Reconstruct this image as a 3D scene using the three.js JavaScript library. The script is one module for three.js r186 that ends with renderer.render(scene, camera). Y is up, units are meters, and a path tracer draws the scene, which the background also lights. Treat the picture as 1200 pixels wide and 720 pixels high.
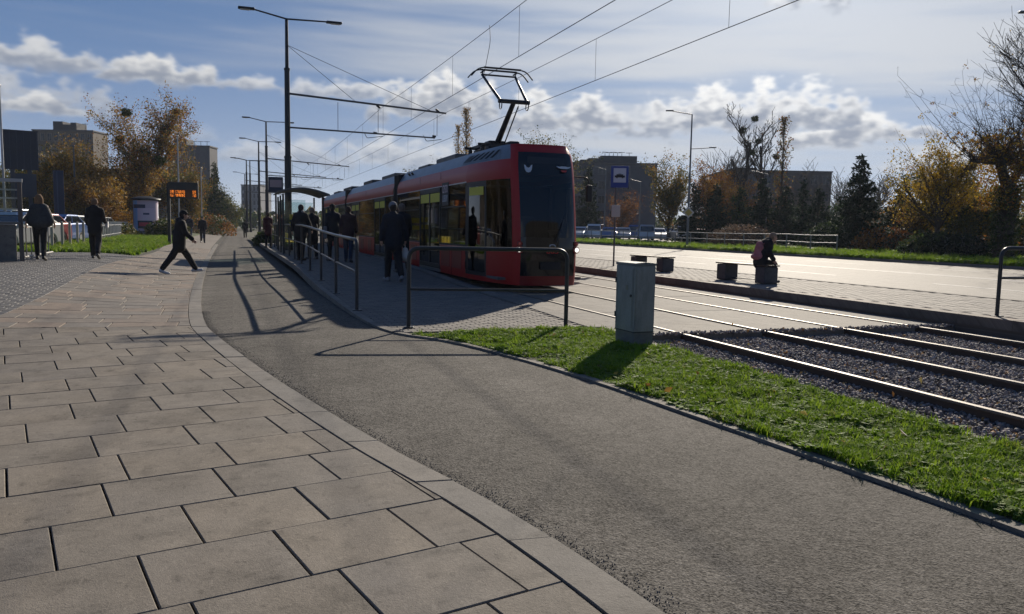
import * as THREE from 'three';
import { mergeGeometries } from 'three/addons/utils/BufferGeometryUtils.js';
import { RoundedBoxGeometry } from 'three/addons/geometries/RoundedBoxGeometry.js';
import { ImprovedNoise } from 'three/addons/math/ImprovedNoise.js';

// ------------------------------------------------------------------ camera, sky, sun, exposure
const scene = new THREE.Scene();
const EYE = 1.5, FOCAL = 936;
const camera = new THREE.PerspectiveCamera(2 * Math.atan(360 / FOCAL) * 180 / Math.PI, 1200 / 720, 0.1, 3000);
camera.rotation.order = 'YXZ';
camera.rotation.set(-5.633 * Math.PI / 180, -19.153 * Math.PI / 180, 1.0 * Math.PI / 180);
camera.position.set(0, EYE, 0);
camera.updateMatrixWorld(true);

const SUN_AZ = 37.5, SUN_EL = 24.5;                       // degrees right of the tracks' direction, above the horizon
const sunDir = dirOf(SUN_AZ, SUN_EL);
const skyTexture = makeSky();
scene.background = skyTexture;
scene.environment = skyTexture;
scene.backgroundIntensity = 1; scene.environmentIntensity = 1;
const sun = new THREE.DirectionalLight(new THREE.Color().setRGB(1, 0.89, 0.74), 5.0);
sun.position.copy(sunDir).multiplyScalar(150); sun.position.z -= 20;
sun.target.position.set(0, 0, -20);
sun.castShadow = true; sun.shadow.radius = 1; sun.shadow.mapSize.set(4096, 4096);
Object.assign(sun.shadow.camera, { left: -60, right: 60, top: 60, bottom: -60, near: 1, far: 400 });
scene.add(sun, sun.target);
scene.fog = new THREE.FogExp2(new THREE.Color().setRGB(0.62, 0.68, 0.76), 0.0003);

const renderer = new THREE.WebGLRenderer({ antialias: true });
renderer.setSize(1200, 720);
renderer.toneMapping = THREE.LinearToneMapping;
renderer.toneMappingExposure = 1.3;
renderer.shadowMap.enabled = true;

// ------------------------------------------------------------------ helpers
function dirOf(az, el) {
  const a = az * Math.PI / 180, e = el * Math.PI / 180;
  return new THREE.Vector3(Math.sin(a) * Math.cos(e), Math.sin(e), -Math.cos(a) * Math.cos(e));
}
function rand(seed) {
  let s = seed >>> 0;
  return () => { s = (s + 0x6D2B79F5) | 0; let t = Math.imul(s ^ (s >>> 15), 1 | s); t = (t + Math.imul(t ^ (t >>> 7), 61 | t)) ^ t; return ((t ^ (t >>> 14)) >>> 0) / 4294967296; };
}
function clamp(x, a = 0, b = 1) { return x < a ? a : x > b ? b : x; }
function sstep(a, b, x) { const t = clamp((x - a) / (b - a)); return t * t * (3 - 2 * t); }
function lerp(a, b, t) { return a + (b - a) * t; }
function curve(points) {                                    // smooth x(z), points sorted by falling z
  return (z) => {
    if (z >= points[0][0]) return points[0][1];
    for (let i = 1; i < points.length; i++) if (z >= points[i][0]) {
      const [z0, x0] = points[i - 1], [z1, x1] = points[i], h = z1 - z0, s = (x1 - x0) / h, a = points[i - 2], b = points[i + 1], m0 = a ? (s + (x0 - a[1]) / (z0 - a[0])) / 2 : s, m1 = b ? (s + (b[1] - x1) / (b[0] - z1)) / 2 : s, t = (z - z0) / h;
      return x0 * (2 * t ** 3 - 3 * t * t + 1) + m0 * h * (t ** 3 - 2 * t * t + t) + x1 * (3 * t * t - 2 * t ** 3) + m1 * h * (t ** 3 - t * t);
    }
    return points[points.length - 1][1];
  };
}
// photo pixel -> direction -> point on a plane, at a distance, at an x
function pixelRay(px, py) { return new THREE.Vector3((px - 600) / FOCAL, -(py - 360) / FOCAL, -1).applyQuaternion(camera.quaternion).normalize(); }
function groundAt(px, py, h = 0) { const d = pixelRay(px, py); const t = (h - EYE) / d.y; return new THREE.Vector3(d.x * t, h, d.z * t); }
function distAt(px, py, dist) {                              // dist is depth along the camera's level axis
  const d = pixelRay(px, py), t = dist / (d.x * Math.sin(19.153 * Math.PI / 180) - d.z * Math.cos(19.153 * Math.PI / 180)); return new THREE.Vector3(d.x * t, EYE + d.y * t, d.z * t); }

function makeSky() {
  const W = 2048, H = 2048, data = new Float32Array(W * H * 4), noise = new ImprovedNoise(), r = rand(77);
  const fbm = (x, y, z, n) => { let v = 0, a = 0.5, f = 1; for (let i = 0; i < n; i++) { v += a * noise.noise(x * f, y * f, z + i * 7.3); f *= 2.03; a *= 0.5; } return v; };
  const heaps = [];                                         // cumulus heaps: azimuth, half width, base and top in degrees, weight
  const azOf = (px) => 19.15 + Math.atan((px - 600) / FOCAL) * 180 / Math.PI;
  const elOf = (px, py) => Math.atan((262 + (px - 275) * 0.0175 - py) / FOCAL * Math.cos(Math.atan((px - 600) / FOCAL))) * 180 / Math.PI;
  const seen = (x0, x1, yb, yt, w = 1) => { const m = (x0 + x1) / 2; heaps.push([azOf(m), (azOf(x1) - azOf(x0)) / 2, elOf(m, yb), elOf(m, yt), w]); };
  seen(-80, 140, 84, 42, 0.8); seen(120, 265, 103, 70, 0.9); seen(250, 335, 109, 88, 0.75); seen(330, 470, 120, 96, 0.7); seen(430, 580, 146, 82, 1); seen(-70, 125, 136, 106, 0.85);
  seen(585, 770, 162, 100, 1); seen(725, 1000, 160, 98, 1); seen(960, 1095, 170, 132, 0.9); seen(905, 1000, 176, 146, 0.9); seen(880, 975, 20, -30, 0.8); seen(1020, 1240, 205, 165, 0.5);
  seen(240, 410, 192, 160, 0.55); seen(380, 560, 200, 158, 0.6); seen(120, 260, 165, 140, 0.35);
  for (let az = 58; az < 344; az += 9 + r() * 9) { const b = 4 + r() * 9; heaps.push([az > 180 ? az - 360 : az, 4 + r() * 6, b, b + 2 + r() * 3, 0.6 + 0.4 * r()]); }
  const ground = [0.12, 0.12, 0.11];
  for (let j = 0; j < H; j++) {
    const el = ((j + 0.5) / H - 0.5) * 180, se = Math.sin(el * Math.PI / 180), ce = Math.cos(el * Math.PI / 180);
    for (let i = 0; i < W; i++) {
      const k = (j * W + i) * 4;
      const th = ((i + 0.5) / W - 0.5) * 2 * Math.PI, dx = Math.cos(th) * ce, dz = Math.sin(th) * ce;
      const az = Math.atan2(dx, -dz) * 180 / Math.PI;
      if (el < -3) { data[k] = ground[0]; data[k + 1] = ground[1]; data[k + 2] = ground[2]; data[k + 3] = 1; continue; }
      const e = Math.max(el, 0);
      const cosSun = dx * sunDir.x + se * sunDir.y + dz * sunDir.z, sunAng = Math.acos(clamp(cosSun, -1, 1)) * 180 / Math.PI;
      // clear air
      const t = Math.pow(clamp(e / 60), 0.55), hz = Math.exp(-e / 5.5);
      let R = lerp(0.085, 0.02, t), G = lerp(0.2, 0.05, t), B = lerp(0.42, 0.14, t);
      { const hb = 0.82 + 0.43 * Math.exp(-Math.pow(sunAng / 50, 2)); R = lerp(R, 0.46 * hb, hz * 0.95); G = lerp(G, 0.495 * hb, hz * 0.95); B = lerp(B, 0.53 * hb, hz * 0.95); }
      const glow = Math.exp(-Math.pow(sunAng / 17, 1.3)) * 0.36 + Math.exp(-sunAng / 4.5) * 1.2;
      R += glow * 0.95; G += glow * 0.93; B += glow * 0.82;
      if (e > 0 && e < 75) {
        // high veil of streaks, drawn out along the horizon
        const h = 1 / (se + 0.09), qx = dx * h, qz = dz * h;
        let ci = 0.8 * fbm(qx * 0.55 + 3, qz * 1.15 + 1, 2.2, 4) + 0.85 * fbm(az * 0.03 + 9, e * 0.42 + az * 0.014, 5.1, 6) + 0.3 * fbm(az * 0.12, e * 1.6 + az * 0.03, 8.1, 4);
        const side = 0.1 + 0.9 * Math.exp(-Math.pow((sunAng - 6) / 32, 2));
        ci = sstep(-0.26, 0.42, ci + (side - 0.66) * 0.9) * Math.min(1, side * 1.1);
        const cb = 0.33 + 0.35 * Math.exp(-sunAng / 24);
        const ca = ci * 0.92 * sstep(0, 5, e) * (1 - 0.72 * sstep(11.5, 20, e));
        R = lerp(R, cb, ca); G = lerp(G, cb * 1.045, ca); B = lerp(B, cb * 1.12, ca);
        if (e < 24) {
          const wob = fbm(az * 0.55, e * 0.8, 11.4, 6), fine = fbm(az * 1.5 + 40, e * 2.1, 3.7, 5);
          let best = -9, bw = 0, bv = 0;
          for (const c of heaps) {
            let u = az - c[0]; if (u > 180) u -= 360; if (u < -180) u += 360;
            u /= c[1]; if (u < -1.5 || u > 1.5) continue;
            const v = (e - c[2]) / (c[3] - c[2]); if (v < -1 || v > 2.4) continue;
            const bump = 0.5 + 0.9 * noise.noise(az * 0.5, c[0] * 3.1, 0.5);
            const top = Math.sqrt(Math.max(0, 1.12 - u * u)) * (0.66 + 0.5 * bump) - (1 - sstep(1.5, 1.0, Math.abs(u))) * 2;
            const F = Math.min((top - v) * 0.9, (v + 0.08) * 1.7) + wob * 0.75 + fine * 0.42;
            if (F * c[4] > best) { best = F * c[4]; bw = c[4]; bv = v; }
          }
          if (best > 0) {
            const a = sstep(0, 0.30, best) * Math.min(1, bw + 0.1) * (0.45 + 0.55 * sstep(-0.25, 0.25, bv));
            const deep = sstep(0.02, 0.98, best * 0.95 + (0.62 - bv) * 0.8 + fine * 0.4 + wob * 0.15);
            const lit = 0.52 + 0.5 * Math.exp(-sunAng / 24), dark = 0.21 + 0.14 * Math.exp(-sunAng / 30);
            R = lerp(R, lerp(lit, dark * 0.93, deep), a); G = lerp(G, lerp(lit * 0.995, dark * 1.04, deep), a); B = lerp(B, lerp(lit * 0.985, dark * 1.27, deep), a);
          }
        }
      }
      if (el < 0) { const g = clamp(-el / 3); R = lerp(R, ground[0], g); G = lerp(G, ground[1], g); B = lerp(B, ground[2], g); }
      data[k] = R; data[k + 1] = G; data[k + 2] = B; data[k + 3] = 1;
    }
  }
  const tex = new THREE.DataTexture(data, W, H, THREE.RGBAFormat, THREE.FloatType);
  tex.mapping = THREE.EquirectangularReflectionMapping; tex.magFilter = THREE.LinearFilter; tex.minFilter = THREE.LinearFilter; tex.needsUpdate = true;
  return tex;
}

// ---- textures: tileable value noise
function hash2(x, y, s) { let h = Math.imul(x, 374761393) + Math.imul(y, 668265263) + Math.imul(s, 2147483647 ^ 0x51ed27); h = Math.imul(h ^ (h >>> 13), 1274126177); return ((h ^ (h >>> 16)) >>> 0) / 4294967296; }
function vnoise(x, y, per, s) {
  const xi = Math.floor(x), yi = Math.floor(y), fx = x - xi, fy = y - yi, u = fx * fx * (3 - 2 * fx), v = fy * fy * (3 - 2 * fy);
  const m = (a) => ((a % per) + per) % per;
  return lerp(lerp(hash2(m(xi), m(yi), s), hash2(m(xi + 1), m(yi), s), u), lerp(hash2(m(xi), m(yi + 1), s), hash2(m(xi + 1), m(yi + 1), s), u), v);
}
function grainTexture(size, repeatMetres, fn, isColour = true) {        // fn(u, v, n) -> [r, g, b] factors; n(freq, seed) is noise
  const data = new Uint8Array(size * size * 4);
  for (let j = 0; j < size; j++) for (let i = 0; i < size; i++) {
    const n = (f, s) => vnoise(i / size * f, j / size * f, f, s), c = fn(n, i, j), k = (j * size + i) * 4;
    for (let q = 0; q < 3; q++) { const l = clamp(c[q] ?? c[0]); data[k + q] = 255 * (isColour ? (l <= 0.0031308 ? 12.92 * l : 1.055 * Math.pow(l, 1 / 2.4) - 0.055) : l); }
    data[k + 3] = 255;
  }
  const t = new THREE.DataTexture(data, size, size, THREE.RGBAFormat);
  t.wrapS = t.wrapT = THREE.RepeatWrapping; t.repeat.set(1 / repeatMetres, 1 / repeatMetres);
  t.magFilter = THREE.LinearFilter; t.minFilter = THREE.LinearMipmapLinearFilter; t.generateMipmaps = true;
  if (isColour) t.colorSpace = THREE.SRGBColorSpace; t.needsUpdate = true;
  return t;
}
function M(rgb, roughness = 0.8, extra = {}) { return new THREE.MeshPhysicalMaterial({ color: new THREE.Color().setRGB(...rgb), roughness, metalness: 0, ...extra }); }
const aggregate = grainTexture(1024, 1.6, (n) => {
  const fine = n(512, 1), g = n(256, 2), mid = n(24, 3), big = n(5, 4), st = n(170, 5), chip = n(300, 9);
  const v = 0.44 + 0.5 * (fine - 0.5) + 0.5 * (g - 0.5) + 0.42 * (n(128, 7) - 0.5) + 0.12 * (n(72, 8) - 0.5) + 0.16 * (mid - 0.5) + 0.16 * (big - 0.5) + (st > 0.86 ? 0.34 : 0) + (chip > 0.93 ? 0.42 : 0) - (n(140, 6) > 0.84 ? 0.2 : 0);
  return [v * 1.02, v, v * 0.95];
});
const aggregateBump = grainTexture(1024, 1.6, (n) => [0.3 * n(512, 1) + 0.35 * n(256, 2) + 0.35 * n(128, 7)], false);
const slabGrain = grainTexture(1024, 2.4, (n) => {
  const v = 0.78 + 0.2 * (n(512, 11) - 0.5) + 0.14 * (n(256, 10) - 0.5) + 0.10 * (n(128, 12) - 0.5) + 0.15 * (n(12, 13) - 0.5) + 0.12 * (n(4, 14) - 0.5) + 0.14 * (n(30, 19) - 0.5);
  const spot = (n(44, 15) > 0.91 ? 0.16 * n(200, 16) : 0) + (n(60, 20) > 0.955 ? 0.2 : 0), dark = -0.16 * sstep(0.72, 0.95, n(22, 17)) - 0.14 * sstep(0.8, 0.9, n(70, 25)) - 0.1 * sstep(0.6, 0.9, n(6, 26)), w = n(8, 18) - 0.5;
  return [v + spot + dark, (v + spot + dark) * (0.985 - 0.02 * w), (v + spot + dark) * (0.96 - 0.05 * w)];
});
const slabBump = grainTexture(512, 0.6, (n) => [0.6 * n(256, 21) + 0.4 * n(90, 22)], false);
const soil = grainTexture(512, 2.2, (n) => { const v = 0.5 + 0.5 * (n(128, 31) - 0.5) + 0.4 * (n(30, 32) - 0.5) + 0.3 * (n(7, 33) - 0.5); return [v * (1 + 0.2 * (n(9, 34) - 0.5)), v, v * 0.8]; });
const dirt = grainTexture(512, 3, (n) => { const v = 0.82 + 0.14 * (n(100, 41) - 0.5) + 0.16 * (n(22, 42) - 0.5) + 0.2 * (n(5, 43) - 0.5); return [v, v, v]; });
const barkMap = grainTexture(256, 0.8, (n) => { const v = 0.6 + 0.6 * (n(64, 51) - 0.5) + 0.4 * (n(16, 52) - 0.5); return [v, v * 0.96, v * 0.9]; });

const mat = {
  path: M([0.212, 0.2, 0.184], 0.92, { specularIntensity: 0.35, map: aggregate, bumpMap: aggregateBump, bumpScale: 0.006, vertexColors: true }),
  road: M([0.29, 0.28, 0.265], 0.8, { map: aggregate, bumpMap: aggregateBump, bumpScale: 0.003, specularIntensity: 0.8, vertexColors: true }),
  joint: M([0.035, 0.036, 0.028], 0.95, { map: soil }),
  kerb: [M([0.215, 0.198, 0.175], 0.88, { map: slabGrain, bumpMap: slabBump, bumpScale: 0.0015 }), M([0.19, 0.178, 0.16], 0.88, { map: slabGrain, bumpMap: slabBump, bumpScale: 0.0015 })],
  slab: [[0.212, 0.19, 0.16], [0.2, 0.18, 0.153], [0.222, 0.197, 0.164], [0.19, 0.172, 0.149], [0.206, 0.185, 0.157], [0.204, 0.185, 0.16], [0.216, 0.191, 0.158]].map((c) => M(c.map((v) => v * 1.12), 0.85, { specularIntensity: 0.5, map: slabGrain, bumpMap: slabBump, bumpScale: 0.0016 })),
  slabFar: [[0.225, 0.185, 0.148], [0.2, 0.174, 0.146], [0.24, 0.19, 0.148], [0.19, 0.17, 0.146]].map((c) => M(c, 0.82, { map: slabGrain })),
  sett: [[0.125, 0.122, 0.12], [0.10, 0.1, 0.102], [0.145, 0.14, 0.135]].map((c) => M(c, 0.75, { map: slabGrain })),
  paver: [[0.19, 0.175, 0.158], [0.165, 0.154, 0.142], [0.205, 0.187, 0.166]].map((c) => M(c, 0.88, { map: slabGrain })),
  paverPale: [[0.25, 0.235, 0.212], [0.22, 0.208, 0.19], [0.265, 0.247, 0.22]].map((c) => M(c, 0.84, { specularIntensity: 0.7, map: slabGrain })),
  concrete: [[0.215, 0.202, 0.18], [0.185, 0.175, 0.158], [0.23, 0.215, 0.19]].map((c) => M(c, 0.86, { specularIntensity: 0.7, map: slabGrain, bumpMap: slabBump, bumpScale: 0.002 })),
  earth: M([0.09, 0.085, 0.05], 0.95, { map: soil }),
  lawn: M([0.10, 0.15, 0.03], 0.95, { map: soil }),
  ballastBed: M([0.07, 0.066, 0.064], 0.95, { map: soil }),
  rail: M([0.15, 0.135, 0.12], 0.6, { metalness: 0.6 }),
  railRust: M([0.09, 0.06, 0.045], 0.8, { map: dirt }),
  galv: M([0.42, 0.43, 0.44], 0.42, { metalness: 0.75, map: dirt }),
  darkSteel: M([0.035, 0.042, 0.05], 0.45, { metalness: 0.3, map: dirt }),
  greySteel: M([0.12, 0.125, 0.13], 0.5, { metalness: 0.3, map: dirt }),
  blackPlastic: M([0.016, 0.017, 0.019], 0.5),
  rubber: M([0.018, 0.018, 0.019], 0.85),
  white: M([0.72, 0.72, 0.70], 0.55, { map: dirt }),
  markings: M([0.62, 0.62, 0.6], 0.7, { map: dirt }),
  glass: M([0.82, 0.88, 0.88], 0.03, { transmission: 1, thickness: 0, ior: 1.5 }),
  tint: M([0.17, 0.19, 0.2], 0.03, { transmission: 1, thickness: 0, ior: 1.5 }),
  darkTint: M([0.05, 0.058, 0.066], 0.03, { transmission: 1, thickness: 0, ior: 1.5 }),
  bark: M([0.085, 0.07, 0.055], 0.92, { map: barkMap }),
  barkPale: M([0.15, 0.135, 0.115], 0.92, { map: barkMap }),
};

// ---- geometry
function G(g) { const n = g.index ? g.toNonIndexed() : g; for (const a of Object.keys(n.attributes)) if (!['position', 'normal', 'uv'].includes(a)) n.deleteAttribute(a); return n; }
function box(w, h, d, x = 0, y = 0, z = 0, ry = 0, rx = 0, rz = 0) { const g = new THREE.BoxGeometry(w, h, d); if (rz) g.rotateZ(rz); if (rx) g.rotateX(rx); if (ry) g.rotateY(ry); g.translate(x, y, z); return G(g); }
function rbox(w, h, d, r, x = 0, y = 0, z = 0, ry = 0, seg = 2) { const g = new RoundedBoxGeometry(w, h, d, seg, r); if (ry) g.rotateY(ry); g.translate(x, y, z); return G(g); }
const UP = new THREE.Vector3(0, 1, 0);
function bar(a, b, r0, r1 = r0, seg = 8, open = false) {
  const A = new THREE.Vector3(...a), B = new THREE.Vector3(...b), d = B.clone().sub(A), L = d.length();
  const g = new THREE.CylinderGeometry(r1, r0, L, seg, 1, open); g.translate(0, L / 2, 0);
  g.applyQuaternion(new THREE.Quaternion().setFromUnitVectors(UP, d.normalize())); g.translate(A.x, A.y, A.z);
  return G(g);
}
function pipe(pts, r, seg = 8, per = 6, corner = 0.12) {      // pipe through points with rounded corners
  const P = pts.map((p) => new THREE.Vector3(...p)), path = new THREE.CurvePath(); let prev = P[0];
  for (let i = 1; i < P.length - 1; i++) {
    const a = P[i].clone().lerp(P[i - 1], corner / P[i].distanceTo(P[i - 1])), b = P[i].clone().lerp(P[i + 1], corner / P[i].distanceTo(P[i + 1]));
    path.add(new THREE.LineCurve3(prev, a)); path.add(new THREE.QuadraticBezierCurve3(a, P[i], b)); prev = b;
  }
  path.add(new THREE.LineCurve3(prev, P[P.length - 1]));
  const out = [];
  for (const c of path.curves) out.push(G(new THREE.TubeGeometry(c, c.isLineCurve3 ? 1 : per, r, seg, false)));
  return mergeGeometries(out);
}
function ball(r, x, y, z, sx = 1, sy = 1, sz = 1, seg = 12) { const g = new THREE.SphereGeometry(r, seg, Math.max(6, seg * 0.7 | 0)); g.scale(sx, sy, sz); g.translate(x, y, z); return G(g); }
function lathe(profile, seg, x = 0, y = 0, z = 0) { const g = new THREE.LatheGeometry(profile.map((p) => new THREE.Vector2(p[0], p[1])), seg); g.translate(x, y, z); return G(g); }
function prism(outline, depth, bevel = 0) {                  // outline in x, y; thickness along z from 0
  const s = new THREE.Shape(outline.map((p) => new THREE.Vector2(p[0], p[1])));
  return G(new THREE.ExtrudeGeometry(s, { depth, bevelEnabled: bevel > 0, bevelThickness: bevel, bevelSize: bevel, bevelSegments: 2, steps: 1 }));
}
const taken = {};
function numbered(name) { const n = taken[name] = (taken[name] ?? -1) + 1; return n ? name + '_' + String(n).padStart(3, '0') : name; }
function mesh(name, geo, material, parent) {
  const g = Array.isArray(geo) ? (geo.length > 1 ? mergeGeometries(geo) : geo[0]) : geo;
  const m = new THREE.Mesh(g, material); m.castShadow = m.receiveShadow = true;
  m.name = parent && parent !== scene ? name : numbered(name); (parent ?? scene).add(m); return m;
}
function thing(name, label, category, [x, y, z] = [0, 0, 0], turn = 0, group) {
  const o = new THREE.Group(); o.name = numbered(name); scene.add(o); o.position.set(x, y, z); o.rotation.y = turn;
  o.userData = { label, category }; if (group) o.userData.group = group; return o;
}
function tag(o, label, category, group) { o.userData.label = label; o.userData.category = category; if (group) o.userData.group = group; return o; }
function struct(name, geo, material) { const o = mesh(name, geo, material); o.userData.kind = 'structure'; return o; }
function copyOf(o, label, [x, y, z], turn = 0, group) {
  const c = o.clone(); c.name = numbered(o.name.replace(/_\d+$/, '')); scene.add(c); c.position.set(x, y, z); c.rotation.y = turn;
  c.userData = { ...o.userData }; if (label) c.userData.label = label; if (group) c.userData.group = group; return c;
}
// sheet between xL(z) and xR(z); uv in metres; optional vertex tint from slow noise (stains)
const slow = new ImprovedNoise();
function sheet(zs, xL, xR, nx, yOf, tint = 0) {
  const pos = [], uv = [], col = [], idx = [], fl = typeof xL === 'function' ? xL : () => xL, fr = typeof xR === 'function' ? xR : () => xR, fy = typeof yOf === 'function' ? yOf : () => yOf;
  zs.forEach((z) => { for (let i = 0; i <= nx; i++) { const x = lerp(fl(z), fr(z), i / nx); pos.push(x, fy(x, z), z); uv.push(x, z);
    const v = 1 + tint * (slow.noise(x * 0.55, z * 0.35, 3) * 0.6 + slow.noise(x * 1.9, z * 1.1, 8) * 0.3 + slow.noise(x * 5.3, z * 4.1, 1) * 0.2); col.push(v, v, v); } });
  for (let j = 0; j < zs.length - 1; j++) for (let i = 0; i < nx; i++) { const a = j * (nx + 1) + i, b = a + 1, c = a + nx + 1, d = c + 1; idx.push(a, b, d, a, d, c); }
  const g = new THREE.BufferGeometry(); g.setAttribute('position', new THREE.Float32BufferAttribute(pos, 3)); g.setAttribute('uv', new THREE.Float32BufferAttribute(uv, 2));
  if (tint) g.setAttribute('color', new THREE.Float32BufferAttribute(col, 3));
  g.setIndex(idx); g.computeVertexNormals(); return g;
}
function zRange(z0, z1, step) { const out = [], n = Math.max(1, Math.round(Math.abs(z1 - z0) / step)); for (let i = 0; i <= n; i++) out.push(lerp(z0, z1, i / n)); return out; }
// a paving piece: polygon in x, z (any order), top at yOf, with a small chamfer
function piece(poly, yOf, thick, cham, uvShift = 0) {
  let area = 0; poly.forEach((p, i) => { const q = poly[(i + 1) % poly.length]; area += p[0] * q[1] - q[0] * p[1]; });
  if (area > 0) poly = poly.slice().reverse();
  const n = poly.length, cx = poly.reduce((s, p) => s + p[0], 0) / n, cz = poly.reduce((s, p) => s + p[1], 0) / n;
  const inner = poly.map(([x, z]) => { const L = Math.hypot(x - cx, z - cz) || 1, k = Math.max(0, 1 - cham * 1.4 / L); return [cx + (x - cx) * k, cz + (z - cz) * k]; });
  const pos = [], uv = [];
  const tri = (...v) => { for (const [x, y, z] of v) { pos.push(x, y, z); uv.push(x + uvShift, z + y + uvShift * 1.7); } };
  for (let i = 0; i < n; i++) {
    const j = (i + 1) % n, [ax, az] = poly[i], [bx, bz] = poly[j], [cx2, cz2] = inner[i], [dx, dz] = inner[j];
    const yA = yOf(ax, az), yB = yOf(bx, bz), yC = yOf(cx2, cz2), yD = yOf(dx, dz);
    tri([ax, yA - thick, az], [bx, yB - thick, bz], [bx, yB - cham, bz]); tri([ax, yA - thick, az], [bx, yB - cham, bz], [ax, yA - cham, az]);
    tri([ax, yA - cham, az], [bx, yB - cham, bz], [dx, yD, dz]); tri([ax, yA - cham, az], [dx, yD, dz], [cx2, yC, cz2]);
    if (i > 0 && i < n - 1) tri([inner[0][0], yOf(...inner[0]), inner[0][1]], [cx2, yC, cz2], [dx, yD, dz]);
  }
  const g = new THREE.BufferGeometry(); g.setAttribute('position', new THREE.Float32BufferAttribute(pos, 3)); g.setAttribute('uv', new THREE.Float32BufferAttribute(uv, 2)); g.computeVertexNormals();
  return g;
}
function clipHalf(poly, px, pz, nx, nz) {                    // keep the side where (p - P) . n >= 0
  const out = [], f = ([x, z]) => (x - px) * nx + (z - pz) * nz;
  poly.forEach((a, i) => { const b = poly[(i + 1) % poly.length], fa = f(a), fb = f(b); if (fa >= 0) out.push(a); if (fa * fb < 0) { const t = fa / (fa - fb); out.push([lerp(a[0], b[0], t), lerp(a[1], b[1], t)]); } });
  return out;
}
function layPieces(name, parent, polys, yOf, thick, cham, mats, single = 300) {   // nearest ones single meshes, the rest one joined part
  const list = polys.map((p) => ({ p, d: Math.hypot(p[0][0], p[0][1]) })).sort((a, b) => a.d - b.d), rest = mats.map(() => []), r = rand(polys.length + 5);
  list.forEach(({ p }, i) => { const k = Math.floor(r() * mats.length) % mats.length, jitter = (r() - 0.5) * 0.004, g = piece(p, (x, z) => yOf(x, z) + jitter, thick, cham, r() * 3);
    if (i < single) mesh(name, g, mats[k], parent); else rest[k].push(g); });
  rest.forEach((l, k) => { if (l.length) { const m = mesh(name, l, mats[k], parent); m.userData.kind = 'stuff'; } });
}
// flat print: a plane with lettering cut out by its alpha
const textMat = [];
function textPlane(text, w, h, colour, back, fill = 0.9, opts = {}) {
  const c = document.createElement('canvas'); c.width = 512; c.height = Math.round(512 * h / w); const x = c.getContext('2d');
  if (back) { x.fillStyle = back; x.fillRect(0, 0, c.width, c.height); }
  x.fillStyle = colour; x.textAlign = 'center'; x.textBaseline = 'middle'; let s = c.height; x.font = 'bold ' + s + 'px sans-serif'; const k = c.width * fill / x.measureText(text).width; x.save(); x.translate(c.width / 2, c.height / 2); x.scale(k, 1.0); x.fillText(text, 0, 0); x.restore();
  const t = new THREE.CanvasTexture(c); t.colorSpace = THREE.SRGBColorSpace;
  textMat.push(new THREE.MeshStandardMaterial({ map: t, roughness: 0.5, transparent: !back, alphaTest: back ? 0 : 0.5, ...opts }));
  return G(new THREE.PlaneGeometry(w, h));
}
// leaves
function leafMesh(points, size, palette, r, tall = 1.5) {          // points: [x, y, z]; one small pointed face each, folded in the middle
  const n = points.length, pos = new Float32Array(n * 15), col = new Float32Array(n * 15), idx = [];
  const a = new THREE.Vector3(), b = new THREE.Vector3(), c = new THREE.Vector3();
  points.forEach(([x, y, z, tone], i) => {
    a.set(r() - 0.5, r() - 0.62, r() - 0.5).normalize(); b.set(r() - 0.5, r() - 0.5, r() - 0.5).cross(a).normalize(); c.crossVectors(a, b);
    const s = size * (0.6 + 0.8 * r()), L = s * tall, W = s * 0.5, f = s * 0.16, p = i * 15;
    const v = [[0, 0, 0], [a.x * L * 0.45 + b.x * W + c.x * f, a.y * L * 0.45 + b.y * W + c.y * f, a.z * L * 0.45 + b.z * W + c.z * f], [a.x * L, a.y * L, a.z * L], [a.x * L * 0.45 - b.x * W + c.x * f, a.y * L * 0.45 - b.y * W + c.y * f, a.z * L * 0.45 - b.z * W + c.z * f], [a.x * L * 0.5, a.y * L * 0.5, a.z * L * 0.5]];
    const q = palette[Math.floor(clamp((tone ?? r()) + (r() - 0.5) * 0.35, 0, 0.999) * palette.length)], k = 0.75 + 0.5 * r();
    v.forEach((w, j) => { pos[p + j * 3] = x + w[0]; pos[p + j * 3 + 1] = y + w[1]; pos[p + j * 3 + 2] = z + w[2]; col[p + j * 3] = q[0] * k; col[p + j * 3 + 1] = q[1] * k; col[p + j * 3 + 2] = q[2] * k; });
    const o = i * 5; idx.push(o, o + 1, o + 2, o, o + 2, o + 3);
  });
  const g = new THREE.BufferGeometry(); g.setAttribute('position', new THREE.BufferAttribute(pos, 3)); g.setAttribute('color', new THREE.BufferAttribute(col, 3)); g.setIndex(idx); g.computeVertexNormals(); return g;
}
const leafMat = M([1, 1, 1], 0.8, { vertexColors: true, transmission: 0.5, thickness: 0, ior: 1.2, side: THREE.DoubleSide });
// ------------------------------------------------------------------ ground
const pathL = curve([[6, 2.2], [0, 1.78], [-2.65, 1.55], [-3.88, 1.33], [-5.17, 0.97], [-6.92, 0.56], [-8.74, 0.19], [-10.76, -0.18], [-12.2, -0.40], [-13.2, -0.48], [-15.26, -0.59], [-21.98, -0.79], [-39.2, -1.02], [-92, -1.2], [-160, -1.3]]);
const pathR = curve([[6, 4.1], [0, 3.9], [-2.86, 3.75], [-4.67, 3.58], [-5.66, 3.47], [-7, 3.33], [-8.65, 3.02], [-10.17, 2.55], [-10.8, 2.17], [-11.5, 1.98], [-12.6, 1.87], [-16.6, 1.76], [-27, 1.68], [-65, 1.4], [-160, 1.2]]);
function leftRise(x, z) { return sstep(-9, -21, z) * 0.34 * sstep(-0.9, -5.2, x); }   // the pavement climbs towards the car park
function platformY(z) { return 0.02 + lerp(0.0, 0.05, sstep(-10.9, -15, z)) + 0.22 * sstep(-14, -27, z); }
const TRACKS = [[6.08, 7.51], [8.99, 10.43]];

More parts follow.
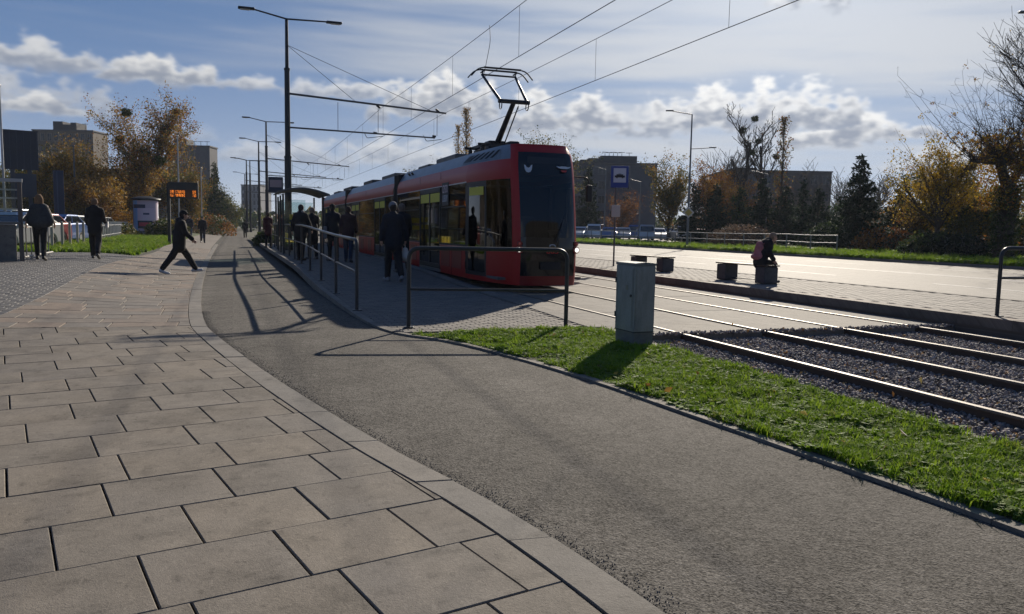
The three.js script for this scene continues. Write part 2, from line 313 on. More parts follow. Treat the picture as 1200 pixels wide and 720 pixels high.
struct('ground', (() => { const g = new THREE.PlaneGeometry(2400, 2400); g.rotateX(-Math.PI / 2); const uv = g.attributes.uv; for (let i = 0; i < uv.count; i++) uv.setXY(i, uv.getX(i) * 2400, uv.getY(i) * 2400); g.translate(0, -0.24, 0); return g; })(), mat.earth);
struct('cycle_path', sheet(zRange(6, -160, 0.5), pathL, pathR, 14, 0, 0.34), mat.path);
{ // loose dark chippings along the kerb
  const r = rand(14), g = new THREE.IcosahedronGeometry(1, 0), N = 9000, im = new THREE.InstancedMesh(g, M([0.095, 0.09, 0.085], 0.9), N), m4 = new THREE.Matrix4(), q = new THREE.Quaternion(), c = new THREE.Color();
  for (let i = 0; i < N; i++) { const z = 0.5 - Math.pow(r(), 1.3) * 15, wide = 0.09 + 0.1 * Math.abs(slow.noise(z * 2.3, 5, 2)), x = pathL(z) + 0.005 + r() * r() * wide * 1.6, s = 0.0016 + 0.0026 * r(); q.set(r(), r(), r(), r()).normalize(); im.setMatrixAt(i, m4.compose(new THREE.Vector3(x, s * 0.35, z), q, new THREE.Vector3(s, s * 0.7, s))); const v = 0.5 + 1.3 * r(); im.setColorAt(i, c.setRGB(v, v, v)); }
  im.name = 'chippings'; im.castShadow = im.receiveShadow = true; im.userData = { kind: 'stuff', label: 'loose dark chippings along the cycle path kerb', category: 'chippings' }; scene.add(im);
}
// bedding under the slabs and setts shows in the joints
const pavement = struct('pavement', sheet(zRange(4, -95, 0.5), -4.2, (z) => pathL(z) - 0.02, 6, (x, z) => leftRise(x, z) - 0.012), mat.joint);

// kerb stones between slabs and cycle path
function kerbLine(name, zs, edge, w, h, gap, mats, parent, seed, yBase = () => 0) {
  const r = rand(seed);
  for (let i = 0; i + 1 < zs.length; i++) {
    const z0 = zs[i] - gap, z1 = zs[i + 1] + gap, n = 3, poly = [];
    for (let k = 0; k <= n; k++) { const z = lerp(z0, z1, k / n); poly.push([edge(z) - w, z - w * 0.35 * (edge(z) - edge(z - 0.5)) * 2]); }
    for (let k = n; k >= 0; k--) { const z = lerp(z0, z1, k / n); poly.push([edge(z), z]); }
    const dy = (r() - 0.5) * 0.006, s = r() * 4; mesh(name, piece(poly, (x, z) => h + dy + yBase(x, z), 0.16, 0.0035, s), mats[Math.floor(r() * mats.length)], parent);
  }
}
kerbLine('kerb_stone', zRange(2.4, -60, 0.98), (z) => pathL(z), 0.21, 0.022, 0.0022, mat.kerb, pavement, 3);
{ // slabs
  const near = [], far = [], keep = (poly) => {            // cut by the kerb
    const cx = poly.reduce((s, p) => s + p[0], 0) / poly.length, cz = poly.reduce((s, p) => s + p[1], 0) / poly.length;
    const z0 = cz + 0.35, z1 = cz - 0.35, x0 = pathL(z0) - 0.218, x1 = pathL(z1) - 0.218, dx = x1 - x0, dz = z1 - z0, L = Math.hypot(dx, dz);
    return clipHalf(poly, x0, z0, dz / L, -dx / L);
  };
  const a = 13.5 * Math.PI / 180, e1 = [Math.cos(a), -Math.sin(a)], e2 = [-Math.sin(a), -Math.cos(a)], P = (u, v) => [e1[0] * u + e2[0] * v, e1[1] * u + e2[1] * v], r = rand(41);
  const size = 0.585, len = 0.6, offs = [0.45, 0.12, 0.40, 0.0];
  const split = -12.35;
  for (let row = -7; row < 24; row++) {
    const v0 = 3.19 + row * size, off = offs[((row % 4) + 4) % 4] + (r() - 0.5) * 0.06;
    for (let c = -12; c < 14; c++) {
      const u0 = off + c * len, g1 = 0.0038 + r() * 0.0024, g2 = 0.0028;
      let poly = [P(u0 + g1, v0 + g2), P(u0 + len - g1, v0 + g2), P(u0 + len - g1, v0 + size - g2), P(u0 + g1, v0 + size - g2)];
      poly = clipHalf(poly, 0, split + 0.006, 0, 1); if (poly.length < 3) continue;
      poly = clipHalf(poly, -4, 0, 1, 0); if (poly.length < 3) continue;
      poly = keep(poly); if (poly.length < 3) continue;
      let area = 0; poly.forEach((p, i) => { const q = poly[(i + 1) % poly.length]; area += p[0] * q[1] - q[0] * p[1]; }); if (Math.abs(area) < 0.012) continue;
      if (poly[0][1] > 1.5) continue; near.push(poly);
    }
  }
  for (let z = split; z > -48; z -= 0.5) { let x = -3.5 - r() * 0.5; while (x < pathL(z)) { const L = r() < 0.55 ? 0.6 : 0.9;
    let poly = [[x + 0.006, z - 0.006], [x + L - 0.006, z - 0.006], [x + L - 0.006, z - 0.494], [x + 0.006, z - 0.494]]; x += L;
    poly = clipHalf(poly, -3.42 + 0.15 * Math.sin(z * 0.3), 0, 1, 0); if (poly.length < 3) continue; poly = keep(poly); if (poly.length >= 3) far.push(poly); } }
  const y = (x, z) => leftRise(x, z) + 0.02;
  layPieces('paving_slab', pavement, near, y, 0.05, 0.004, mat.slab, 300);
  layPieces('long_paving_slab', pavement, far, y, 0.05, 0.004, mat.slabFar, 120);
}
{ // grey setts left of the slabs
  const area = struct('sett_pavement', sheet(zRange(-11.1, -33, 0.5), -12.1, -3.3, 10, (x, z) => leftRise(x, z) - 0.008), mat.joint), list = [], r = rand(12);
  for (let z = -11.2, k = 0; z > -32.5; z -= 0.165, k++) for (let x = -3.425 + 0.15 * Math.sin(z * 0.3), w = k % 2 ? 0.12 : 0.2; x > -12; x -= w, w = 0.2) list.push([[x - 0.004, z - 0.004], [x - w + 0.004, z - 0.004], [x - w + 0.004, z - 0.161], [x - 0.004, z - 0.161]]);
  layPieces('sett', area, list, (x, z) => leftRise(x, z) + 0.014, 0.03, 0.006, mat.sett, 300);
}
// kerb stones along the grass and the platform
const edging = struct('edging', sheet(zRange(2, -11.0, 0.5), (z) => pathR(z) - 0.005, (z) => pathR(z) + 0.14, 1, -0.03), mat.joint);
kerbLine('edging_stone', zRange(2, -11.0, 1.0), (z) => pathR(z) + 0.085, 0.1, 0.024, 0.004, [mat.kerb[0]], edging, 8);

// grass strip
const trackKerbX = 5.1;
const lawnY = (x, z) => 0.015 + 0.035 * slow.noise(x * 1.3, z * 1.1, 4) + 0.02 * sstep(0.1, 0.6, x - pathR(z));
const grassEnd = (x) => -10.75 + 0.08 * Math.sin(x * 5);
const strip = struct('grass_strip', sheet(zRange(3, -10.85, 0.3), (z) => pathR(z) + 0.06, trackKerbX, 8, lawnY), mat.earth);
function grassPatch(label, spots, seed, hMin, hMax, tuftN = 9) {
  const pos = [], nor = [], r0 = rand(seed), geos = [];
  const gm = [[0.2, 0.315, 0.024], [0.25, 0.36, 0.032], [0.155, 0.255, 0.024], [0.33, 0.34, 0.08]].map((c) => M(c, 0.8, { specularIntensity: 0.5, transmission: 0.5, thickness: 0, ior: 1.2, side: THREE.DoubleSide }));
  for (let q = 0; q < 4; q++) {
    const p = [], broad = q === 2;
    for (let b = 0; b < tuftN; b++) {
      const a = r0() * 6.283, d = r0() * 0.045, bx = Math.cos(a) * d, bz = Math.sin(a) * d, lean = 0.2 + r0() * 1.0, h = (broad ? 0.45 : 0.55) + r0() * 0.6, w = broad ? 0.011 : 0.0042, dir = r0() * 6.283, H = 0.07 * h;
      const lx = Math.cos(dir), lz = Math.sin(dir), sx = -lz * w, sz = lx * w;
      const m1 = [bx + lx * H * lean * 0.35, H * 0.62, bz + lz * H * lean * 0.35], tip = [bx + lx * H * lean, H * (broad ? 0.75 : 1), bz + lz * H * lean], k = broad ? 1.5 : 0.8;
      const A = [bx - sx, 0, bz - sz], B = [bx + sx, 0, bz + sz], C = [m1[0] - sx * k, m1[1], m1[2] - sz * k], D = [m1[0] + sx * k, m1[1], m1[2] + sz * k];
      p.push(...A, ...B, ...D, ...A, ...D, ...C, ...C, ...D, ...tip);
    }
    const g = new THREE.BufferGeometry(); g.setAttribute('position', new THREE.Float32BufferAttribute(p, 3)); g.computeVertexNormals(); geos.push(g);
  }
  const lists = [[], [], [], []]; spots.forEach((s) => lists[s[5] ?? Math.min(3, Math.floor(r0() * 3.12))].push(s));
  const m4 = new THREE.Matrix4(), q4 = new THREE.Quaternion();
  lists.forEach((l, k) => { if (!l.length) return; const im = new THREE.InstancedMesh(geos[k], gm[k], l.length);
    l.forEach(([x, y, z, s, hs], i) => { q4.setFromAxisAngle(UP, r0() * 6.283); im.setMatrixAt(i, m4.compose(new THREE.Vector3(x, y, z), q4, new THREE.Vector3(s, s * (hs ?? 1), s))); });
    im.name = numbered('grass'); im.castShadow = im.receiveShadow = true; im.userData = { kind: 'stuff', label, category: 'grass' }; scene.add(im); });
}
{
  const spots = [], r = rand(90);
  for (let i = 0; i < 34000; i++) {
    const z = 1.5 - r() * 12.45, x0 = pathR(z) + 0.085 + 0.07 * slow.noise(z * 2.2, 3, 9) + 0.03 * slow.noise(z * 9, 3, 9), x1 = trackKerbX - 0.035 + 0.03 * slow.noise(z * 2, 7, 1), x = lerp(x0, x1, r()); if (z < grassEnd(x)) continue;
    const edge = Math.min(x - x0, x1 - x), bare = slow.noise(x * 1.7, z * 1.7, 21) + 0.4 * slow.noise(x * 5, z * 5, 2); if (bare > 0.34 && r() < 0.7) continue;
    const hs = 0.5 + 0.95 * r() * r() + 0.2 * r() + 0.5 * slow.noise(x * 2.2, z * 2.2, 33) + (edge < 0.07 ? 0.22 * r() : 0);
    const kind = slow.noise(x * 2.4, z * 2.4, 51) > 0.2 && r() < 0.5 ? 2 : undefined;
    spots.push([x, lawnY(x, z) - 0.006, z, 0.8 + 0.5 * r(), Math.max(0.28, hs * 0.78), kind]);
  }
  { // fallen leaves and scraps of litter in the grass
    const q = rand(95), pts = []; for (let i = 0; i < 70; i++) { const z = 0.5 - q() * 11, x = lerp(pathR(z) + 0.12, trackKerbX + (q() < 0.3 ? 2.5 : -0.05), q()); pts.push([x, x < pathR(z) ? 0.006 : lawnY(x, z) + 0.035 + 0.02 * q(), z]); }
    const m = mesh('fallen_leaves', leafMesh(pts, 0.042, [[0.34, 0.2, 0.05], [0.25, 0.12, 0.04], [0.42, 0.33, 0.1], [0.2, 0.13, 0.07]], q), leafMat); m.userData = { kind: 'stuff', label: 'brown and yellow fallen leaves scattered over grass and ballast', category: 'leaves' };
  }
  grassPatch('short sunlit green grass between the cycle path and the tram tracks', spots, 5, 0.04, 0.1);
}

// ------------------------------------------------------------------ tram tracks
const CROSS = -9.95;                                        // where the ballast ends and the concrete begins
struct('ballast_bed', sheet(zRange(6, CROSS, 1), trackKerbX, 11.24, 6, -0.09), mat.ballastBed);
{
  const r = rand(4), geos = [0, 1, 2].map((k) => { const g = new THREE.IcosahedronGeometry(1, 0), p = g.attributes.position, map = {}; for (let i = 0; i < p.count; i++) { const key = [p.getX(i), p.getY(i), p.getZ(i)].map((v) => v.toFixed(2)).join(); map[key] ??= 0.7 + r() * 0.55; p.setXYZ(i, p.getX(i) * map[key], p.getY(i) * map[key] * 0.72, p.getZ(i) * map[key] * (0.7 + k * 0.15)); } g.computeVertexNormals(); return g; });
  const tones = [[0.18, 0.165, 0.155], [0.27, 0.25, 0.235], [0.12, 0.112, 0.11]], N = 19000, m4 = new THREE.Matrix4(), q = new THREE.Quaternion(), e = new THREE.Euler();
  geos.forEach((g, k) => { const im = new THREE.InstancedMesh(g, M(tones[k], 0.8), N), c = new THREE.Color();
    for (let i = 0; i < N; i++) { const z = 0.5 - Math.pow(r(), 0.8) * 10.75 , x = trackKerbX + 0.08 + r() * (11.2 - trackKerbX - 0.1), s = 0.0125 + 0.014 * r(), zz = Math.max(z, CROSS + 0.03 - 0.25 * Math.pow(r(), 3));
      e.set(r() * 6, r() * 6, r() * 6); q.setFromEuler(e); im.setMatrixAt(i, m4.compose(new THREE.Vector3(x, -0.085 + r() * 0.03 + (zz < CROSS ? 0.1 : 0), zz), q, new THREE.Vector3(s, s, s)));
      const v = 0.65 + 0.7 * r(), leaf = r() < 0.03; im.setColorAt(i, leaf ? c.setRGB(3.2, 1.7, 0.5) : c.setRGB(v * (1 + 0.12 * r()), v, v)); }
    im.name = numbered('ballast'); im.castShadow = im.receiveShadow = true; im.userData = { kind: 'stuff', label: 'dark grey crushed stone ballast around the rails', category: 'ballast' }; scene.add(im); });
}
const trackKerb = struct('track_edging', sheet(zRange(5, CROSS, 1), trackKerbX - 0.01, trackKerbX + 0.1, 1, -0.05), mat.joint);
kerbLine('edging_stone', zRange(4, CROSS + 0.02, 1.0), () => trackKerbX + 0.085, 0.085, 0.03, 0.004, mat.kerb, trackKerb, 18);
// rails
const rails = TRACKS.flat();
rails.forEach((x, i) => {
  const t = thing('rail', ['steel rail beside the grass strip, first of four', 'steel rail, second of four from the grass strip', 'steel rail, third of four from the grass strip', 'steel rail beside the far platform, fourth of four'][i], 'rail', [x, 0, 0], 0, 'tram rails');
  mesh('rail_head', rbox(0.065, 0.03, 226, 0.008, 0, 0.02, -107, 0, 1), mat.rail, t);
  mesh('rail_web', box(0.03, 0.12, 226, 0, -0.055, -107), mat.railRust, t); mesh('rail_foot', box(0.14, 0.014, 226, 0, -0.108, -107), mat.railRust, t);
  if (i === 0) return;
});
{ // concrete panels of the crossing
  const t = struct('track_crossing', sheet(zRange(CROSS, -110, 5), 5.2, 11.24, 4, -0.06), mat.joint), r = rand(31), polys = [];
  const bands = [[5.26, rails[0] - 0.04], [rails[0] + 0.075, rails[1] - 0.075], [rails[1] + 0.04, rails[2] - 0.04], [rails[2] + 0.075, rails[3] - 0.075], [rails[3] + 0.04, 11.2]];
  for (const [x0, x1] of bands) { let z = CROSS - (r() * 0.02); while (z > -100) { const L = z > -40 ? 3 : 9; polys.push([[x0, z - 0.006], [x1, z - 0.006], [x1, z - L + 0.006], [x0, z - L + 0.006]]); z -= L; } }
  layPieces('concrete_panel', t, polys, () => 0.018, 0.07, 0.006, mat.concrete, 300);
}

// ------------------------------------------------------------------ stop platform beside the path
{
  const xr = 5.36, p = struct('platform', [G(sheet(zRange(-10.95, -80, 0.5), (z) => pathR(z) + 0.02, xr - 0.02, 6, (x, z) => platformY(z) - 0.02)), G((() => { const zs = zRange(-10.95, -80, 1), pos = [], uv = [], idx = []; zs.forEach((z, i) => { pos.push(xr - 0.02, platformY(z) - 0.02, z, xr - 0.02, -0.1, z); uv.push(z, 0, z, 0.3); if (i) { const a = 2 * i; idx.push(a - 2, a - 1, a + 1, a - 2, a + 1, a); } }); const g = new THREE.BufferGeometry(); g.setAttribute('position', new THREE.Float32BufferAttribute(pos, 3)); g.setAttribute('uv', new THREE.Float32BufferAttribute(uv, 2)); g.setIndex(idx); g.computeVertexNormals(); return g; })())], mat.joint);
  const list = [], yTop = (x, z) => platformY(z);
  for (let z = -11.0, k = 0; z > -34; z -= 0.105, k++) for (let x = xr - 0.3 - (k % 2) * 0.1; x > pathR(z) + 0.16; x -= 0.21) { const x0 = Math.max(x - 0.2, pathR(z) + 0.13); list.push([[x, z], [x0, z], [x0, z - 0.098], [x, z - 0.098]]); }
  layPieces('paver', p, list, yTop, 0.03, 0.004, mat.paver, 300);
  struct('platform_paving', sheet(zRange(-34, -80, 1), (z) => pathR(z) + 0.14, xr - 0.3, 2, (x, z) => platformY(z)), mat.paver[0]);
  kerbLine('kerb_stone', zRange(-11.1, -60, 1.0), (z) => pathR(z) + 0.12, 0.12, 0.0, 0.004, mat.kerb, p, 28, (x, z) => platformY(z) + 0.004);
  kerbLine('edge_stone', zRange(-11.0, -62, 1.0), () => xr, 0.28, 0.0, 0.004, mat.concrete, p, 38, (x, z) => platformY(z) + 0.003);
}
// ------------------------------------------------------------------ far platform, road, verge
const ISLAND_Y = 0.22, ISLAND_L = 11.28, ISLAND_R = 15.1, ROAD_Y = 0.1, ROAD_R = 32;
{
  const p = struct('island_platform', [G(sheet(zRange(5, -140, 2), ISLAND_L + 0.28, ISLAND_R - 0.15, 2, ISLAND_Y - 0.02))], mat.joint), list = [];
  kerbLine('edge_stone', zRange(4, -120, 1.0), () => ISLAND_L + 0.3, 0.3, ISLAND_Y, 0.003, [M([0.2, 0.165, 0.14], 0.85, { map: slabGrain }), M([0.17, 0.145, 0.125], 0.85, { map: slabGrain })], p, 48);
  p.children.filter((c) => c.name === 'edge_stone').forEach((c) => { c.scale.y = 1; });
  mesh('edge_wall', box(0.26, 0.36, 144, ISLAND_L + 0.15, 0.03 - 0.06, -67), M([0.15, 0.12, 0.1], 0.9, { map: slabGrain }), p);
  kerbLine('kerb_stone', zRange(4, -120, 2.0), () => ISLAND_R, 0.15, ISLAND_Y + 0.003, 0.003, mat.kerb, p, 58);
  for (let z = 0, k = 0; z > -40; z -= 0.205, k++) for (let x = ISLAND_L + 0.31 + (k % 2) * 0.1; x < ISLAND_R - 0.35; x += 0.205) list.push([[x, z], [x + 0.197, z], [x + 0.197, z - 0.197], [x, z - 0.197]]);
  layPieces('paver', p, list.filter((q) => { const v = new THREE.Vector3(q[0][0], 0.2, q[0][1]).project(camera); return v.x < 1.15 && v.z < 1; }), () => ISLAND_Y, 0.03, 0.004, mat.paverPale, 300);
  struct('island_paving', sheet(zRange(-40, -120, 5), ISLAND_L + 0.3, ISLAND_R - 0.16, 2, ISLAND_Y), mat.paverPale[0]);
}
struct('road', sheet(zRange(60, -300, 4), ISLAND_R - 0.02, ROAD_R, 10, ROAD_Y, 0.3), mat.road);
for (const [x, dash] of [[19.2, 1], [23.4, 0], [23.7, 0], [27.8, 1]]) {       // lane markings
  const gs = []; if (dash) for (let z = -14; z > -140; z -= 8) gs.push(G(sheet([z, z - 4], x, x + 0.12, 1, ROAD_Y + 0.004))); else gs.push(G(sheet([5, -150], x, x + 0.12, 1, ROAD_Y + 0.004)));
  struct('lane_marking', gs, mat.markings);
}
struct('road_kerb', box(0.16, 0.26, 330, ROAD_R + 0.08, ROAD_Y + 0.0, -130), mat.kerb[1]);
const vergeY = (x, z) => ROAD_Y + 0.12 + 0.15 * sstep(33, 42, x) + 0.06 * slow.noise(x * 0.3, z * 0.3, 6);
struct('verge', sheet(zRange(60, -300, 3), ROAD_R + 0.15, 60, 14, vergeY), mat.lawn);
struct('far_ground', sheet(zRange(60, -420, 20), 59.5, 420, 10, ROAD_Y + 0.22), mat.earth);
{
  const spots = [], r = rand(61);
  for (let i = 0; i < 15000; i++) { const z = -12 - r() * 85, x = ROAD_R + 0.2 + r() * r() * 9; spots.push([x, vergeY(x, z) - 0.02, z, 2.2 + r() * 1.8, 0.8 + r() * 0.6]); }
  grassPatch('bright green grass verge on the far side of the road', spots, 15);
}
// left car park and lawn
const parkY = 0.3;
struct('car_park', sheet(zRange(-33, -75, 3), -40, -8.2, 6, parkY + 0.01, 0.2), mat.road);
struct('left_lawn', sheet(zRange(-32.6, -140, 3), -8.2, -3.55, 4, (x, z) => leftRise(x, z) - 0.004), mat.lawn);
struct('left_ground', sheet(zRange(-33, -260, 5), -260, -8, 12, (x, z) => leftRise(x, z) - 0.03), mat.earth);
struct('distant_pavement', sheet(zRange(-47.9, -140, 2), -3.56, (z) => pathL(z) - 0.24, 3, (x, z) => leftRise(x, z) + 0.016), mat.slabFar[1]);
struct('near_pavement_edge', sheet(zRange(4, -11.2, 2), -30, -3.98, 4, -0.004), mat.sett[0]);
struct('plaza', sheet(zRange(-11.2, -33.2, 1), -45, -12.05, 6, (x, z) => leftRise(x, z) + 0.012), mat.sett[0]);
{
  const spots = [], r = rand(62);
  for (let i = 0; i < 9000; i++) { const z = -33 - r() * 40, x = -3.6 - r() * 4.5; spots.push([x, leftRise(x, z) - 0.01, z, 1.8 + r() * 1.4, 0.7 + r() * 0.6]); }
  grassPatch('patch of green lawn around the advertising column', spots, 16);
}
// ------------------------------------------------------------------ the tram
const red = M([0.38, 0.012, 0.013], 0.38, { specularIntensity: 0.6 });
const redDark = M([0.2, 0.008, 0.01], 0.4);
const roofPaint = M([0.20, 0.235, 0.28], 0.38, { metalness: 0.15, map: dirt });
const maskBlack = M([0.008, 0.009, 0.011], 0.1, {});
const yellow = M([0.62, 0.55, 0.05], 0.55), yellowPole = M([0.6, 0.42, 0.03], 0.4), seatCloth = M([0.06, 0.07, 0.11], 0.9), whiteTrim = M([0.6, 0.6, 0.6], 0.35), interiorGrey = M([0.32, 0.33, 0.34], 0.7), floorGrey = M([0.1, 0.1, 0.105], 0.8);
{
  const X0 = 6.8, tram = thing('tram', 'red low-floor tram with black window band and raised pantograph standing at the stop', 'tram', [X0, 0, 0]);
  const HW = 1.2;
  // plan of the nose: half width against z, front tip at -16.95
  const nose = [[0, -16.98], [0.31, -17.0], [0.56, -17.06], [0.725, -17.2], [0.85, -17.5], [0.97, -17.95], [1.07, -18.5], [1.15, -19.1], [HW, -19.9]];
  const back = (y) => y < 1.0 ? 0.10 * Math.pow((1 - y) / 0.8, 2) * 0.6 : 0.44 * Math.pow((y - 1) / 2.4, 1.5) + 0.16 * sstep(3.2, 3.46, y);       // how far the front leans back
  const widthAt = (y) => y > 2.7 ? 1 - 0.30 * Math.pow((y - 2.7) / 0.75, 2.2) : y < 0.5 ? 1 - 0.03 * (0.5 - y) / 0.3 : 1 - 0.015 * (y - 0.5) / 2.2;
  const noseAt = (s, y) => {                                  // s 0 at the tip .. 1 at the side wall; signed for left (-) and right (+)
    const a = Math.min(0.99999, Math.abs(s)) * (nose.length - 1), i = Math.floor(a), f = a - i, [x0, z0] = nose[i], [x1, z1] = nose[i + 1];
    const P = (k) => nose[Math.max(0, Math.min(nose.length - 1, k))], cr = (p0, p1, p2, p3, t) => 0.5 * (2 * p1 + (p2 - p0) * t + (2 * p0 - 5 * p1 + 4 * p2 - p3) * t * t + (3 * p1 - p0 - 3 * p2 + p3) * t * t * t);
    const pm = i === 0 ? [-nose[1][0], nose[1][1]] : P(i - 1), pn = i + 2 < nose.length ? P(i + 2) : [HW, -21];
    const x = cr(pm[0], x0, x1, pn[0], f), z = cr(pm[1], z0, z1, pn[1], f), lean = back(y) * (1 - Math.pow(Math.abs(s), 2.2));
    const nw = 1 - (1 - widthAt(y)) * lerp(0.3, 1, sstep(0.3, 1, Math.abs(s)));
    return [Math.sign(s || 1) * x * nw, y, z - lean];
  };
  function grid(ss, ys, fn, out = 0) {
    const pos = [], uv = [], idx = [], n = ys.length;
    for (const s of ss) for (const y of ys) { const p = fn(s, y); pos.push(...p); uv.push(p[0] + p[2], p[1]); }
    for (let i = 0; i < ss.length - 1; i++) for (let j = 0; j < n - 1; j++) { const a = i * n + j; idx.push(a, a + n, a + n + 1, a, a + n + 1, a + 1); }
    const g = new THREE.BufferGeometry(); g.setAttribute('position', new THREE.Float32BufferAttribute(pos, 3)); g.setAttribute('uv', new THREE.Float32BufferAttribute(uv, 2)); g.setIndex(idx); g.computeVertexNormals();
    if (out) { const p = g.attributes.position, q = g.attributes.normal; for (let i = 0; i < p.count; i++) p.setXYZ(i, p.getX(i) + q.getX(i) * out, p.getY(i) + q.getY(i) * out, p.getZ(i) + q.getZ(i) * out); }
    return G(g);
  }
  const sp = (a, b, n) => Array.from({ length: n + 1 }, (_, i) => lerp(a, b, i / n));
  // nose: skirt, pillar, mask, brow
  const sM = 0.325, sP = 0.445;                               // mask edge, pillar edge along the plan
  const cab = mesh('front_mask', [grid(sp(-sM, sM, 16), [0.42, 0.6, 0.8, 1.0, 1.1, 1.2, 1.3], noseAt)], maskBlack, tram);
  mesh('destination_panel', [grid(sp(-sM, sM, 16), [2.72, 2.85, 2.95, 3.1, 3.25], noseAt)], maskBlack, cab);
  for (const k of [-1, 1]) {
    mesh('corner_pillar', grid(sp(k * sP, k * sM, 6), [0.2, 0.4, 0.7, 1.0, 1.4, 1.9, 2.4, 2.8, 3.05], noseAt), red, cab);
    mesh('cab_skirt', grid(sp(k * 0.745, k * sP, 6), [0.2, 0.35, 0.6, 0.85, 1.0], noseAt), red, cab);
    mesh('door_step', grid(sp(k * 1, k * 0.745, 5), [0.2, 0.32], noseAt), red, cab);
    mesh('cab_cantrail', grid(sp(k * 1, k * sP, 10), [2.64, 2.8, 2.95, 3.1], noseAt), red, cab);
  }
  mesh('lower_bumper', grid(sp(-sM, sM, 16), [0.2, 0.28, 0.36, 0.42], noseAt), redDark, cab);
  mesh('windscreen', grid(sp(-sM, sM, 16), [1.3, 1.6, 1.9, 2.2, 2.5, 2.72], noseAt), mat.darkTint, cab);
  mesh('brow', [grid(sp(-sM, sM, 16), [3.25, 3.32, 3.38, 3.42, 3.45], noseAt), ...[-1, 1].map((k) => grid(sp(k * sP, k * sM, 4), [3.05, 3.2, 3.3, 3.38, 3.42, 3.45], noseAt))], red, cab);
  for (const k of [-1, 1]) mesh('cab_side_window', grid(sp(k * 0.745, k * sP, 8), [1.0, 1.4, 1.8, 2.2, 2.64], noseAt), mat.darkTint, cab);
  { // door of the cab end: glass leaf that reaches low, between two dark frames
    for (const k of [-1, 1]) { const d = mesh('door', [grid([k * 0.765, k * 0.745], [0.32, 1, 2, 2.64], noseAt, 0.006), grid([k * 0.985, k * 0.965], [0.32, 1, 2, 2.64], noseAt, 0.001), grid(sp(k * 0.97, k * 0.76, 3), [0.32, 0.42], noseAt, 0.001), grid(sp(k * 0.99, k * 0.75, 3), [2.5, 2.64], noseAt, 0.002)], mat.blackPlastic, tram);
      mesh('door_glass', grid(sp(k * 0.967, k * 0.763, 4), [0.4, 0.9, 1.5, 2.0, 2.52], noseAt, 0), mat.darkTint, d); }
  }
  mesh('yellow_panel', grid(sp(-0.955, -0.775, 3), [2.3, 2.5], noseAt, 0.016), yellow, tram);
  // headlights in red cups, white lamp over small lamps
  for (const k of [-1, 1]) {
    const c = noseAt(k * (sM + 0.01), 1.02), n = [k * 0.55, 0.05, 0.83];
    const h = mesh('headlight', [bar([c[0], c[1] + 0.14, c[2] - 0.05], [c[0] + n[0] * 0.03, c[1] + 0.14, c[2] + 0.045], 0.055, 0.055, 12), bar([c[0], c[1], c[2] - 0.05], [c[0] + n[0] * 0.03, c[1], c[2] + 0.05], 0.085, 0.085, 14)], redDark, cab);
    mesh('lamp', ball(0.058, c[0] + n[0] * 0.05, c[1], c[2] + 0.04, 1, 1, 0.5), M([0.9, 0.9, 0.85], 0.2, { emissive: new THREE.Color(1, 0.95, 0.85), emissiveIntensity: 1.1 }), h);
    mesh('indicator', ball(0.036, c[0] + n[0] * 0.05, c[1] + 0.14, c[2] + 0.035, 1, 1, 0.5), M([0.6, 0.12, 0.08], 0.25), h);
  }
  { // emblems behind the glass, the number, the wiper, the dashboard, the driver's seat
    const put = (name, outline, s, y, w, m, rot = 0, out = 0.012) => { const p = noseAt(s, y), sh = new THREE.ShapeGeometry(new THREE.Shape(outline.map((q) => new THREE.Vector2(q[0] * w, q[1] * w)))); const q0 = noseAt(s - 0.02, y), q1 = noseAt(s + 0.02, y); sh.rotateX(-0.3); sh.rotateY(Math.atan2(-(q1[2] - q0[2]), q1[0] - q0[0])); sh.translate(p[0], p[1], p[2] + out); return mesh(name, G(sh), m, cab); };
    const pale = M([0.5, 0.56, 0.62], 0.5), badgeRed = M([0.5, 0.05, 0.04], 0.5);
    put('emblem', [[-0.5, 0.5], [-0.42, -0.1], [-0.25, -0.42], [0, -0.5], [0.25, -0.42], [0.42, -0.1], [0.5, 0.5], [0.32, 0.42], [0.22, 0.2], [0, 0.1], [-0.22, 0.2], [-0.32, 0.42]], -0.2, 2.86, 0.19, pale, 0, 0.05);
    put('wing_emblem', [[-1, 0.22], [-0.55, 0.16], [-0.3, 0.22], [0.3, 0.22], [0.55, 0.16], [1, 0.22], [0.7, 0], [0.4, -0.08], [-0.4, -0.08], [-0.7, 0]], 0.17, 2.9, 0.2, pale, 0, 0.05);
    put('wing_emblem_base', [[-0.42, 0.1], [0.42, 0.1], [0.25, -0.12], [-0.25, -0.12]], 0.17, 2.83, 0.2, badgeRed, 0, 0.05);
    put('badge', [[-0.5, -0.15], [-0.4, 0.12], [0, 0.2], [0.4, 0.12], [0.5, -0.15], [0.4, -0.15], [0.3, 0.04], [0, 0.1], [-0.3, 0.04], [-0.4, -0.15]], 0.02, 1.12, 0.16, pale);
    const num = textPlane('863', 0.34, 0.12, '#b01820', null, 0.9); num.rotateX(0.03); const p = noseAt(0.02, 0.98); num.translate(p[0], p[1], p[2] + 0.012); mesh('fleet_number', num, textMat.pop(), cab);
    mesh('wiper', [pipe([[0.12, 1.2, -16.9], [0.3, 1.62, -17.03], [0.46, 1.95, -17.22]], 0.014, 6, 3, 0.03), bar([0.2, 1.35, -16.93], [0.44, 1.98, -17.2], 0.012)], mat.blackPlastic, cab);
    mesh('dashboard', rbox(1.0, 0.3, 0.5, 0.1, 0, 1.12, -17.6), mat.blackPlastic, cab);
    mesh('paper_sheet', box(0.3, 0.012, 0.18, 0.25, 1.42, -17.35, 0, 0.5), mat.white, cab);
    mesh('driver_seat', [rbox(0.5, 0.14, 0.5, 0.05, 0, 1.0, -18.4), rbox(0.48, 0.75, 0.14, 0.06, 0, 1.42, -18.66)], seatCloth, cab);
